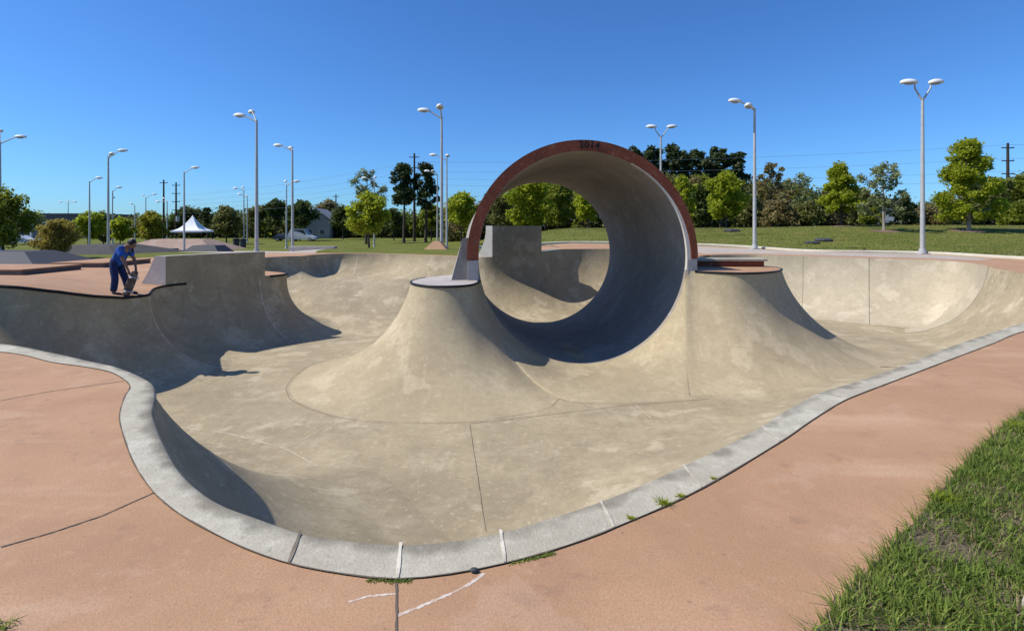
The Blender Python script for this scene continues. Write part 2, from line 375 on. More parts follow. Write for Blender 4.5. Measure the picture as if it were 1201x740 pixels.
for a, b in [((339, 661), (353, 624)), ((466, 679.5), (470, 638)), ((592, 661), (587, 623)), ((720, 619.5), (704, 588)), ((823, 573), (801, 546)), ((914, 518), (893, 500)), ((986, 466), (962, 461)), ((1010, 455), (985, 451)), ((1068, 433), (1053, 429)), ((1120, 413), (1106, 409)), ((1165, 399), (1152, 394))]:
    strip(polyline(px_list([a, b]), 4), .018, .012, M_jointp if a[0] != 339 else M_jointg, 'joint', kerb, wj=.3)
strip([dout[i] for i in range(0, len(dout), 2)], .009, .0085, M_joint, 'joint', kerb, wj=.5)

# ------------------------------------------------------------------ ground sheets by constrained triangulation
KO = [tuple(p) for p in dout[::4]] + [tuple(dout[-1])]
hole = HOLE + [(13.1, 11.75)] + KO
def thin(poly, d=.12):
    o = [poly[0]]
    for p in poly[1:]:
        if (Vector(p) - Vector(o[-1])).length > d: o.append(p)
    return o
hole = thin(hole)
G = lambda L: px_list(L)
verge = G([(948, 750), (975, 714), (1012, 674), (1034, 652), (1056, 626), (1074, 611), (1094, 586), (1112, 566), (1134, 541), (1162, 513), (1201, 482)]) + [(6.5, 6.0), (9, 5.6), (11, -4), (.2, -4), (.8, 1.2)]
deck_poly = [(-70, -8), (45, -8), (45, 12), (23.5, 20.6), (21.9, 22.4), (21.5, 26), (19.8, 27.2), (16.8, 28.3), (14.5, 32), (11, 34), (4, 35), (-1.0, 33), (-1.6, 25.0), (-2.6, 24.9), (-3.5, 25.4), (-5, 26.2), (-7.2, 27.2), (-9.6, 27.3), (-12.3, 27.6), (-14, 30.2), (-18, 33.5), (-19.5, 31), (-20.6, 25.6), (-22, 25), (-70, 24)]
path_poly = [(-13.5, 40), (-4, 40.5), (-4.5, 43), (-7, 50), (-14, 54), (-30, 58), (-50, 62), (-50, 54), (-34, 46), (-25, 38), (-19, 34.2), (-14, 30.4), (-12.4, 27.9), (-10.6, 27.5), (-11.4, 30)]
strip_poly = [(10.2, 26.9), (12.2, 27.2), (14.0, 26.2), (16.5, 24.3), (18.6, 22.9), (19.6, 21.5), (21.2, 22.5), (21.0, 25.8), (19.5, 26.9), (16.6, 28.0), (14.2, 31.6), (11, 33.5), (9.6, 31)]
big = [(-900, -60), (900, -60), (900, 1500), (-900, 1500)]
polys = [hole, verge, deck_poly, path_poly, strip_poly, big]
verts = []; edges = []
for pl in polys:
    n0 = len(verts); n = len(pl)
    sub = []
    for i in range(n):
        a, b = Vector(pl[i]), Vector(pl[(i + 1) % n])
        m = 1 if pl in (hole,) else max(1, min(60, int((b - a).length / (1.0 if pl is not big else 200))))
        for k in range(m): sub.append(a.lerp(b, k / m))
    verts += sub; n = len(sub); edges += [(n0 + i, n0 + (i + 1) % n) for i in range(n)]
rnd = random.Random(3)
def grid(x0, x1, y0, y1, s):
    y = y0
    while y < y1:
        x = x0
        while x < x1:
            verts.append(Vector((x + rnd.uniform(-.2, .2) * s, y + rnd.uniform(-.2, .2) * s))); x += s
        y += s
grid(-30, 30, -4, 26, 1.3); grid(-60, 60, 26, 62, 1.8); grid(-150, 150, 62, 170, 8); grid(-850, 850, 180, 1450, 60); grid(-60, -31, -40, 26, 6); grid(31, 60, -40, 26, 6)
res = geometry.delaunay_2d_cdt([Vector((v[0], v[1])) for v in verts], edges, [], 0, 1e-4)
rv, rf = res[0], res[2]
bag = {'deck': [], 'lawn': [], 'path': [], 'strip': [], 'verge': []}
for f in rf:
    c = ((rv[f[0]].x + rv[f[1]].x + rv[f[2]].x) / 3, (rv[f[0]].y + rv[f[1]].y + rv[f[2]].y) / 3)
    if inside(c, hole): continue
    k = 'verge' if inside(c, verge) else 'strip' if inside(c, strip_poly) else 'deck' if inside(c, deck_poly) else 'path' if inside(c, path_poly) else 'lawn'
    bag[k].append(f)
LIPZ = {(round(q[0].x, 3), round(q[0].y, 3)): q[0].z for q in S_main if len(KIN) + 1 < q[3] < len(KIN) + 18}
def sheet(name, fs, mat, label, cat):
    ids = sorted({i for f in fs for i in f}); mp = {i: k for k, i in enumerate(ids)}
    V = [(rv[i].x, rv[i].y, LIPZ.get((round(rv[i].x, 3), round(rv[i].y, 3)), ground_z(rv[i].x, rv[i].y))) for i in ids]
    Fc = []
    for f in fs:
        a, b, c = [rv[i] for i in f[:3]]
        if (b - a).cross(c - a) < 0: f = f[::-1]
        Fc.append([mp[i] for i in f])
    return tag(obj(name, V, Fc, mat, None, True), label, cat, kind='structure')
deck = sheet('deck', bag['deck'], M_deck, 'salmon pink concrete deck around the bowl', 'deck')
sheet('ground', bag['lawn'], M_grass, 'green and straw lawn rising behind the skate park', 'ground')
sheet('path', bag['path'], M_path, 'pale concrete path crossing the lawn behind the bowl', 'path')
sheet('pavement', bag['strip'], M_path, 'grey pavement strip behind the right bowl wall', 'pavement')
sheet('soil', bag['verge'], M_verge, 'sandy soil under the grass verge at bottom right', 'soil')
# left platform of the pipe
pl = [(s[0].x, s[0].y) for s in S_flare if s[3] <= NPIPE0 - .9] + [(-.95, 13.72), (-1.2, 13.9), (-1.45, 15.3)]
tag(MB().prism(thin(pl, .08), .1, .3).build('platform', M_side), 'small round grey platform left of the full pipe', 'platform', kind='structure')
# deck joints
for L in ([(0, 470), (60, 459), (145, 447)], [(0, 642), (60, 625), (120, 605), (180, 578)], [(465, 682), (465, 745)]):
    strip(polyline(px_list(L), 12, .0015, 2), .011, .004, M_joint, 'joint', deck, wj=.25)
# floor joints
for L, m, w in (([(551, 497), (560, 555), (570, 622)], M_joint, .014), ([(335, 525), (368, 508), (402, 488)], M_jointf, .045), ([(205, 500), (270, 508), (335, 525), (385, 553), (430, 590), (478, 634)], M_jointf, .05),
                ([(552, 496), (650, 485), (740, 474), (850, 466), (950, 457)], M_jointg, .022), ([(745, 474), (800, 520)], M_jointf, .04),
                ):
    strip(polyline(px_list(L, -2.0), 14, .003, 5), w * .7, -.009, m, 'joint', bowl_floor, zf=floor_z, wj=.35)

def wall_joint(S, t, w, mat, o_parent=None):
    s = min(S, key=lambda q: abs(q[3] - t)); pr = profile(s[0], s[1], s[2], 24); tx = Vector((-s[1].y, s[1].x, 0)) * w / 2
    V = []
    for i, p in enumerate(pr):
        a = pr[max(0, i - 1)]; b = pr[min(len(pr) - 1, i + 1)]; d = (b - a).normalized(); nn = tx.normalized().cross(d).normalized()
        if nn.z < 0: nn = -nn
        q = p + nn * .006; V += [q - tx, q + tx]
    obj('joint', V, [(2 * i, 2 * i + 1, 2 * i + 3, 2 * i + 2) for i in range(1, len(pr) - 1)], mat, o_parent)
for S_, t_, w_, m_ in ((S_flare, NPIPE1 + 12.35, .016, M_jointg), (S_flare, NPIPE1 + 13.25, .024, M_jointg), (S_flare, NPIPE1 + 11.4, .02, M_jointp), (S_main, len(KIN) - 2 + 8.4, .035, M_jointp), (S_main, len(KIN) - 2 + 13.4, .03, M_jointp),
                       (S_main, len(KIN) - 2 + 22.6, .03, M_jointp), (S_main, len(KIN) - 2 + 23.6, .03, M_jointp)):
    wall_joint(S_, t_, w_, m_, bowl_floor)
ft = [s for s in hips if 1.5 < s[3] < NPIPE0 + 4.5]
strip([(s[0].x + s[1].x * (s[2] - .02), s[0].y + s[1].y * (s[2] - .02)) for s in ft[::2]], .009, .002, M_jointh, 'joint', bowl_floor, zf=lambda x, y: floor_z(x, y), wj=.4)
# chalky scratches on the deck
for i, L in enumerate(([(466, 722), (500, 708), (535, 693), (552, 684), (568, 672)], [(409, 706), (432, 699), (465, 696)])):
    o = strip(polyline(px_list(L), 14, .0016, 7 + i), .017 - .005 * i, .0012, M_white, 'scrape_mark', None, wj=.35)
    tag(o, ['long white scrape running from the deck joint up to the kerb', 'short white scrape left of the deck joint'][i], 'scrape')

# ------------------------------------------------------------------ coping
def coping(S, a, b, label, dz=0.01, r=.03):
    pts = [(s[0].x + s[1].x * .01, s[0].y + s[1].y * .01, s[0].z + dz) for s in S if a <= s[3] <= b]
    tag(MB().tube(pts, r, 8).build('coping', M_black, None, True), label, 'coping', 'steel copings on the bowl lips')
i0 = len(KIN) - 1
coping(S_main, i0 + .5, i0 + 10.75, 'black steel coping under the feet of the skater', -.01, .035)
coping(S_main, i0 + 12.6, i0 + 14.2, 'short black coping on the little shelf past the raised wall', -.01, .04)
coping(S_flare, 1.2, 7.9, 'black coping round the small platform left of the full pipe', -.015, .03)
coping(S_flare, NPIPE1 + .9, NPIPE1 + 6.5, 'black coping round the platform right of the full pipe', -.015, .03)

# ------------------------------------------------------------------ full pipe
pipe = tag(empty('full_pipe', (PC0.x, PC0.y, -2)), 'huge concrete full pipe with a rust red front arch standing in the bowl', 'full pipe')
def pobj(name, V, Fc, mat, smooth=True, angle=40):
    o = obj(name, [Vector(v) - Vector(pipe.location) for v in V], Fc, mat, pipe, smooth, angle); return o
n = 128; V = []; Fc = []
rings = [(RIN, .0), (RIN, .6), (RIN, 2.4), (RIN, 4.8), (RIN, PLEN), (ROUT, PLEN), (ROUT, 3), (ROUT, .02)]
for r, t in rings:
    for k in range(n): V.append(pipe_pt(r, 2 * math.pi * k / n, t))
m = len(rings)
for j in range(m):
    for k in range(n): Fc.append((j * n + k, j * n + (k + 1) % n, ((j + 1) % m) * n + (k + 1) % n, ((j + 1) % m) * n + k))
pobj('shell', V, Fc, M_pipe)
# painted arch: a proud half ring on the front edge, inside it a chamfer paled to paint in its sunlit edge
def half_ring(r0, r1, t0, t1, a0, a1, n=90, r0f=None):
    V = []; Fc = []
    for k in range(n + 1):
        a = lerp(a0, a1, k / n); V += [pipe_pt(r0, a, t1), pipe_pt(r1, a, t1), pipe_pt(r1, a, t0), pipe_pt(r0f(a) if r0f else r0, a, t0)]
    for k in range(n):
        for q in range(4): Fc.append((k * 4 + q, k * 4 + (q + 1) % 4, (k + 1) * 4 + (q + 1) % 4, (k + 1) * 4 + q))
    Fc += [(0, 1, 2, 3), tuple(n * 4 + q for q in (3, 2, 1, 0))]
    return V, Fc
pobj('arch_band', *half_ring(RIN + .01, ROUT + .02, -.05, .06, -.02, math.pi + .02, r0f=lambda a: RIN + .012 + .11 * sm(1.2, -.1, a)), M_red, True, 30)
pobj('rim', *half_ring(RIN - .004, RIN + .13, -.035, .05, -.13, 1.1, r0f=lambda a: RIN + .0), M_litrim, True, 30)
# block ends of the arch
for s, a in ((1, -.02), (-1, math.pi + .02)):
    mid = pipe_pt((RIN + ROUT) / 2, a, 0)
    mb = MB(); M = Matrix.Translation(mid - Vector(pipe.location)) @ Matrix.Rotation(PSI, 4, 'Z')
    mb.box((-.145, -.055, -.62 if s < 0 else -.42), (.145, .12, -.01), M, .01); mb.build('arch_foot', M_side, pipe)
# date lettering on the arch
cu = bpy.data.curves.new('lettering', 'FONT'); cu.body = '2014'; cu.size = .27; cu.align_x = 'CENTER'; cu.align_y = 'CENTER'; cu.extrude = .004; cu.space_character = 1.12; cu.offset = .004
to = bpy.data.objects.new('tmp', cu); C.objects.link(to); dg = bpy.context.evaluated_depsgraph_get(); me = bpy.data.meshes.new_from_object(to.evaluated_get(dg)); bpy.data.objects.remove(to)
me.name = 'lettering'; me.materials.clear(); me.materials.append(M_black)
la = R(87.3); rr = (RIN + ROUT) / 2 + .02
for v in me.vertices:
    a = la - v.co.x / rr; v.co = pipe_pt(rr + v.co.y, a, -.056 - v.co.z) - Vector(pipe.location)
lo = bpy.data.objects.new('lettering', me); C.objects.link(lo); lo.parent = pipe
# left and right buttresses
def along(side, off, z, t):
    b = PC0 + AX * t; return Vector((b.x + HH.x * off * side, b.y + HH.y * off * side, z + AX.z * t)) - Vector(pipe.location)
for side, prof in ((-1, [(2.98, 1.43), (3.32, 1.43), (3.62, .3), (4.3, -2.4), (2.4, -2.4), (2.98, 0)]), (1, [(3.0, .52), (3.25, .52), (3.5, -2.4), (2.4, -2.4), (3.0, -.4)])):
    V = [along(side, o_, z_, .06 if side < 0 else .3) for o_, z_ in prof] + [along(side, o_ , z_ - (.0 if i_ > 1 or side > 0 else .35), PLEN - .1) for i_, (o_, z_) in enumerate(prof)]
    k = len(prof); Fc = [(i, (i + 1) % k, k + (i + 1) % k, k + i) for i in range(k)] + [tuple(range(k)), tuple(range(2 * k - 1, k - 1, -1))]
    obj('buttress', V, Fc, M_pipe, pipe)

# ------------------------------------------------------------------ raised wall sections
def wallpiece(S, a, b, z0, z1, back0, back1, label, name='raised_wall', mat=M_bowl, bulge=0.0):
    s_ = [s for s in S if a <= s[3] <= b]; n = 6; V = []; m = len(s_)
    t = tag(empty(name, (s_[m // 2][0].x, s_[m // 2][0].y, 0)), label, 'raised wall'); L = Vector(t.location)
    rows = n + 1
    for k in range(rows):
        u = k / n; zz = z0
        for s in s_:
            zz = lerp(s[0].z if z0 is None else z0, z1, u); V.append(Vector((s[0].x + s[1].x * bulge * u, s[0].y + s[1].y * bulge * u, zz)) - L)
    Fc = [(k * m + i, k * m + i + 1, (k + 1) * m + i + 1, (k + 1) * m + i) for k in range(n) for i in range(m - 1)]
    obj('front_face', V, Fc, mat, t, True)
    # body behind with a battered back
    V = []
    for k in range(rows):
        u = k / n; bk = lerp(back0, back1, u ** .7)
        for s in s_: V.append(Vector((s[0].x - s[1].x * bk, s[0].y - s[1].y * bk, lerp(s[0].z if z0 is None else z0, z1, u) - (.05 if k == 0 else 0))) - L)
    nb = len(V)
    for k in range(rows):
        u = k / n
        for s in s_: V.append(Vector((s[0].x + s[1].x * (bulge * u - .004), s[0].y + s[1].y * (bulge * u - .004), lerp(s[0].z if z0 is None else z0, z1, u) - (.05 if k == 0 else 0) - (0 if k < n else .003))) - L)
    Fc = [(k * m + i, (k + 1) * m + i, (k + 1) * m + i + 1, k * m + i + 1) for k in range(n) for i in range(m - 1)]
    Fc += [(n * m + i, nb + n * m + i, nb + n * m + i + 1, n * m + i + 1) for i in range(m - 1)]
    for e in (0, m - 1): Fc += [(k * m + e, nb + k * m + e, nb + (k + 1) * m + e, (k + 1) * m + e) for k in range(n)]
    obj('back_body', V, Fc, M_side, t, True, 30)
    return t
wallpiece(S_main, i0 + 10.0, i0 + 12.6, 0, .86, .85, .35, 'raised dark bowl wall with a pale sloped end beside the skater')
wallpiece(S_main, i0 + 27.0, i0 + 28.2, .35, 1.75, .9, .25, 'tall square raised wall seen through the full pipe', bulge=.02)

s0 = min((s for s in S_main if s[3] >= i0 + 27.0), key=lambda s: s[3])[0]
n = 8; V = []; Fc = []
for k in range(n + 1):
    u = k / n; bk = .30 + .45 * (1 - u) ** 2.2; z = lerp(.30, 1.752, u)
    V += [(s0.x - .004, s0.y - .004, z), (s0.x - bk, s0.y + bk * .35, z), (s0.x - bk + .02, s0.y + bk * .35 + .25, z), (s0.x + .02, s0.y + .3, z)]
for k in range(n):
    for q in range(4): Fc.append((4 * k + q, 4 * k + (q + 1) % 4, 4 * k + 4 + (q + 1) % 4, 4 * k + 4 + q))
Fc += [(0, 1, 2, 3), tuple(4 * n + q for q in (3, 2, 1, 0))]
tag(obj('wall_fin', V, Fc, M_litrim, None, True, 40), 'pale curved fin on the left end of the tall wall seen through the pipe', 'wall fin')
def simple_thing(name, label, cat, base, parts, group=None, rz=0):
    t = tag(empty(name, base, rz), label, cat, group)
    for nm, mb, mt, *sm_ in parts: mb.build(nm, mt, t, *(sm_ or []))
    return t
# ledge on the right platform
yL = 17.4
mb = MB(); mb.box((0, 0, 0), (2.45, .5, .17), None, .01)
cp = MB(); cp.box((-.08, -.06, .173), (2.53, .56, .24), None, .008)
simple_thing('grind_ledge', 'low red brown ledge with a grey top on the platform right of the full pipe', 'ledge', (5.25, 15.7, .5), [('body', mb, M_red), ('top', cp, M_kerb)], rz=R(-2))
mb = MB(); mb.box((0, 0, 0), (1.4, .4, .10), None, .01)
simple_thing('kerb_block', 'low pale block lying behind the ledge right of the full pipe', 'block', (5.7, 20.6, .40), [('body', mb, M_side)], rz=R(-2))

# left plaza furniture
M_ledgeshade = concrete('shaded_ledge_concrete', (.13, .115, .105), (.07, .062, .058), (.22, .2, .18), .6)  # body darkened, the shade of the side faces is in the colour
def ledge(x0, x1, y0, y1, h, label, base=(0, 0, 0)):
    a = MB(); a.box((x0, y0, 0), (x1, y1, h - .05), None, .004); b = MB(); b.box((x0 - .02, y0 - .02, h - .047), (x1 + .03, y1 + .02, h), None, .008)
    t = tag(empty('grind_ledge', (0, 0, 0)), label, 'ledge', 'ledges on the left plaza')
    t.location = ((x0 + x1) / 2, (y0 + y1) / 2, 0); off = Vector(t.location); t.location.z = ground_z(x1, y0)
    for nm, m_, mt in (('body', a, M_ledgeshade), ('top', b, M_deck)):
        m_.v = [tuple(Vector(v) - off) for v in m_.v]; m_.build(nm, mt, t)
ledge(-24.5, -17.35, 18.1, 20.6, .21, 'low wide ledge with a pink top at the left edge of the plaza')
ledge(-19.3, -17.1, 21.4, 24.2, .21, 'low wide ledge with a pink top behind the skater')
def pyramid(x0, x1, y0, y1, h, ix, iy, label, mat, z=None, cat='ramp', name='bank_ramp'):
    zb = ground_z((x0 + x1) / 2, (y0 + y1) / 2) if z is None else z
    mb = MB(); cx, cy = (x0 + x1) / 2, (y0 + y1) / 2
    mb.prism([(x0 - cx, y0 - cy), (x1 - cx, y0 - cy), (x1 - cx, y1 - cy), (x0 - cx, y1 - cy)], -.05, h, [(x0 + ix - cx, y0 + iy - cy), (x1 - ix - cx, y0 + iy - cy), (x1 - ix - cx, y1 - iy - cy), (x0 + ix - cx, y1 - iy - cy)])
    o = mb.build(name, mat); o.location = (cx, cy, zb); return tag(o, label, cat)
pyramid(-28, -21.1, 22.6, 26.4, .55, 1.5, 1.1, 'dark flat topped bank ramp behind the left ledge', M_dark)
pyramid(-27.5, -24.4, 42.5, 45, .55, .6, .5, 'small dark flat topped ramp near the white canopy', M_dark)
o = pyramid(-5.5, -4.0, 31.6, 33.0, .5, .55, .5, 'little brick red pyramid at the foot of the lamp left of the full pipe', M_deck, cat='pyramid', name='pyramid')
pyramid(-31, -24, 31, 38, .55, 2.2, 2.2, 'low dark asphalt mound behind the skater', M_side if False else concrete('asphalt_mound', (.07, .065, .06), (.04, .04, .038), (.12, .11, .10), .6), cat='mound', name='asphalt_mound')
for i, (x, y, l, w, lab) in enumerate(((-29, 40, 5.5, .6, 'long thin dark kerb block behind the asphalt mound'), (-16.5, 44.5, 3.4, .8, 'long low dark block on the path behind the bowl'), (-14.0, 36, 3.2, .6, 'low block on the pavement at the foot of the lamp behind the shelf'))):
    mb = MB(); mb.box((-l / 2, -w / 2, 0), (l / 2, w / 2, .28), None, .01); o = mb.build('manual_pad', M_dark if i != 2 else M_side); o.location = (x, y, ground_z(x, y) - .02); tag(o, lab, 'block')
# far dirt mound with boulders, pink
V = []
M_pink = concrete('pink_mound', (.36, .25, .19), (.22, .15, .11), (.44, .34, .28), .7)
pyramid(-46, -34, 58, 66, 1.3, 3.0, 3.0, 'broad pinkish concrete bank in front of the yellow tree', M_pink, cat='bank', name='concrete_bank')

# cream kerb at the edge of the lawn
ck = [(45.5, 12.4), (30, 17.7), (23.6, 20.8), (22.1, 22.5), (21.75, 26), (20.0, 27.4), (16.9, 28.5), (14.7, 32.2), (11.1, 34.2), (4, 35.2), (-3, 33.2)]
dk = dense(ck, .4); V = []
for i, p in enumerate(dk):
    d = (dk[min(i + 1, len(dk) - 1)] - dk[max(i - 1, 0)]).normalized(); nn = Vector((-d.y, d.x)) * -.17
    z = ground_z(p.x, p.y)
    for s, h in ((-1, -.1), (-1, .09), (-.85, .12), (.85, .12), (1, .09), (1, -.1)): V.append((p.x + nn.x * s, p.y + nn.y * s, z + h))
Fc = [(i * 6 + k, i * 6 + k + 1, i * 6 + 7 + k, i * 6 + 6 + k) for i in range(len(dk) - 1) for k in range(5)]
tag(obj('kerb', V, Fc, M_cream, None, True, 30), 'cream kerb between pavement and lawn', 'kerb', kind='structure')

# ------------------------------------------------------------------ lamps
def lamp(px, top, Y, arms, label, group='tall park lamps'):
    """arms: (pixel of head, pixel height of head, depth offset of head)"""
    x = X_at(px, Y); gz = ground_z(x, Y); zt = Z_at(top, Y); H = zt - gz
    t = tag(empty('street_lamp', (x, Y, gz)), label, 'street lamp', group)
    r = .115
    mb = MB(); mb.tube([(0, 0, .02), (0, 0, H * .5), (0, 0, H)], [r, r * .8, r * .55], 12); mb.build('pole', M_lamp, t, True, 40)
    b = MB(); b.box((-.24, -.24, -.1), (.24, .24, .04), None, .015); b.tube([(0, 0, .03), (0, 0, .28)], [.19, .14], 12); b.build('base', M_lamp, t, False)
    for hx, hy, dy in arms:
        Yh = Y + dy; e = Vector((X_at(hx, Yh) - x, dy, Z_at(hy, Yh) - gz)); s = Vector((0, 0, H - .12))
        mid = s.lerp(e, .55) + Vector((0, 0, .10)); q = e - s; fl = Vector((q.x, q.y, 0)); fl = fl.normalized() if fl.length > .05 else Vector((1, 0, 0))
        a = MB(); a.tube([s, s.lerp(mid, .5), mid, e - fl * .25 + Vector((0, 0, .02))], [.05, .045, .04, .035], 8); a.build('arm', M_lamp, t, True, 50)
        ang = math.atan2(fl.y, fl.x); M = Matrix.Rotation(ang, 3, 'Z') @ Matrix.Rotation(-.06, 3, 'Y')
        h = MB(); h.ball(e, (.43, .22, .18), M, 16, 10, -.22); hd = h.build('head', M_head, t, True, 50)
        l = MB(); l.ball(e + Vector((0, 0, -.05)), (.25, .15, .075), M, 12, 6); l.build('lens', M_lens, hd, True)
    return t
lamp(1082, 116, 26.4, [(1066, 97, .1), (1098, 97, .1)], 'tall lamp with two heads in a V behind the right bowl wall')
lamp(885, 127, 31, [(862, 119, -.2), (878, 125, -2.2)], 'tall lamp with two heads on its left, right of the full pipe')
lamp(518, 137, 33, [(497, 130, .1), (516, 126, -2.6)], 'tall lamp on the little red pyramid left of the full pipe')
lamp(301, 141, 32.7, [(281, 136, .2), (295, 132, 2.6)], 'tall lamp behind the raised wall, tallest on the left half')
lamp(343, 176, 44, [(326, 171, .2), (341, 174, 2.5)], 'lamp just right of the tallest left lamp, heads to the left')
lamp(127, 184, 47, [(144, 177, .4), (131, 181, -2)], 'lamp rising directly behind the skater')
lamp(216, 202, 55, [(229, 197, .3)], 'single headed lamp in front of the white canopy')
lamp(105, 213, 65, [(116, 209, .3)], 'single headed lamp left of the one behind the skater')
lamp(0, 167, 40, [(24, 161, .3), (0, 154, 2.5)], 'lamp cut by the left edge of the photo')
lamp(775, 160, 40, [(764, 149, .1), (788, 149, .1)], 'lamp with two heads in a V rising behind the full pipe')
lamp(524, 187, 53, [(508, 182, .3), (525, 183, -2.2)], 'lamp close behind the tall one on the red pyramid, on its right')
lamp(513, 205, 66, [(501, 201, .2), (508, 201, -2)], 'smaller lamp close behind the tall one on the red pyramid, on its left')
lamp(439, 212, 70, [(427, 209, .2), (440, 208, 2)], 'lamp standing behind the round bright tree')
lamp(336, 217, 65, [(335, 213, 2), (348, 213, .2)], 'thin lamp between the two lamps behind the shelf')
lamp(286, 223, 80, [(276, 221, .2), (285, 220, 2)], 'far lamp left of the tallest left lamp, the taller of two')
lamp(290, 231, 92, [(281, 228, .2), (289, 230, 2)], 'far lamp left of the tallest left lamp, the shorter of two')
lamp(171, 232, 95, [(168, 229, 2), (181, 228, .2)], 'far two headed lamp left of the wooden poles')
lamp(158, 241, 105, [(154, 239, .2)], 'far single headed lamp left of the yellow tree')
lamp(196, 236, 88, [(185, 237, .2), (192, 233, 2)], 'far lamp between the two wooden poles')
lamp(80, 238, 120, [(71, 237, .2), (80, 236, 2), (88, 237, .2)], 'far three headed lamp above the long low building')
lamp(132, 224, 80, [(140, 220, .3), (133, 232, .3)], 'far lamp half hidden by the lamp behind the skater')

# ------------------------------------------------------------------ utility poles and wires
def upole(px, top, Y, label, cross=3, dy=.0, transformer=False):
    x = X_at(px, Y); gz = ground_z(x, Y); H = Z_at(top, Y) - gz
    t = tag(empty('utility_pole', (x, Y, gz)), label, 'utility pole', 'wooden utility poles')
    MB().tube([(0, 0, 0), (0, 0, H)], [.26, .15], 10).build('pole', M_wood, t, True, 40)
    for k in range(cross):
        z = H - .7 - 1.9 * k; a = MB(); a.box((-.9, -.06, z - .07), (.9, .06, z + .07)); ca = a.build('crossarm', M_wood, t)
        for s in (-.8, .8):
            q = MB(); q.tube([(s, 0, z + .07), (s, 0, z + .25)], [.05, .03], 6); q.build('insulator', M_lamp, ca, True)
    if transformer: MB().tube([(.4, 0, H - 9), (.4, 0, H - 7.8)], .38, 12).build('transformer', M_lamp, t, True, 40)
    return x, Y, gz + H
W = []
W.append(upole(192, 211, 115, 'plain wooden pole left of the white canopy', 1))
W.append(upole(206.5, 214, 118, 'wooden pole with crossarms directly behind the white canopy', 4, transformer=True))
W.append(upole(486, 180, 92, 'tall dark wooden pole among the tall pines', 2))
W.append(upole(1182, 168, 75, 'wooden pole at the right edge behind the lawn', 3))
W.append(upole(394, 228, 150, 'far wooden pole beside the grey house', 1))
def wire(a, b, sag, label, r=.022):
    pts = [(lerp(a[0], b[0], t), lerp(a[1], b[1], t), lerp(a[2], b[2], t) - 4 * sag * t * (1 - t)) for t in [k / 24 for k in range(25)]]
    tag(MB().tube(pts, r, 5).build('power_cable', M_wire, None, True), label, 'cable', 'overhead power cables')
ords = ['topmost', 'second', 'third', 'fourth', 'lowest']
pyA = [186, 197, 205, 212, 222]; pyB = [168, 184, 199, 210, 234]; pyL = [232, 238, 243, 248, 252]
for k in range(5):
    a = (X_at(486, 92), 92, Z_at(pyA[k] + 4, 92)); b = (X_at(1182, 75), 75, Z_at(pyB[k] + 2, 75))
    wire(a, b, .9, ords[k] + ' power cable of the span over the full pipe', .016)
    wire((X_at(206, 118), 118, Z_at(pyL[k] - 2, 118)), a, .8, ords[k] + ' power cable of the span over the house', .016)
    wire(b, (X_at(1420, 72), 72, Z_at(pyB[k] - 4, 72)), .2, ords[k] + ' power cable leaving the photo on the right', .019)

# ------------------------------------------------------------------ trees
def leaf_mesh(name, cen, size, rs, mat, parent=None, up=.35, aspect=.6, origin=(0, 0, 0)):
    n = len(cen); nr = rs.normal(size=(n, 3)); nr[:, 2] = np.abs(nr[:, 2]) + up; nr /= np.linalg.norm(nr, axis=1)[:, None]
    a = np.cross(nr, rs.normal(size=(n, 3))); a /= np.linalg.norm(a, axis=1)[:, None]; b = np.cross(nr, a)
    s = (size * rs.uniform(.6, 1.4, n))[:, None]
    v = np.stack([cen - a * s, cen + b * s * aspect, cen + a * s, cen - b * s * aspect], 1).reshape(-1, 3) - np.array(origin)
    me = bpy.data.meshes.new(name); me.vertices.add(4 * n); me.vertices.foreach_set('co', v.astype(np.float32).ravel())
    me.loops.add(4 * n); me.loops.foreach_set('vertex_index', np.arange(4 * n, dtype=np.int32))
    me.polygons.add(n); me.polygons.foreach_set('loop_start', np.arange(0, 4 * n, 4, dtype=np.int32)); me.polygons.foreach_set('loop_total', np.full(n, 4, dtype=np.int32))
    me.update(calc_edges=True); me.materials.append(mat)
    o = bpy.data.objects.new(name, me); C.objects.link(o)
    if parent: o.parent = parent
    return o
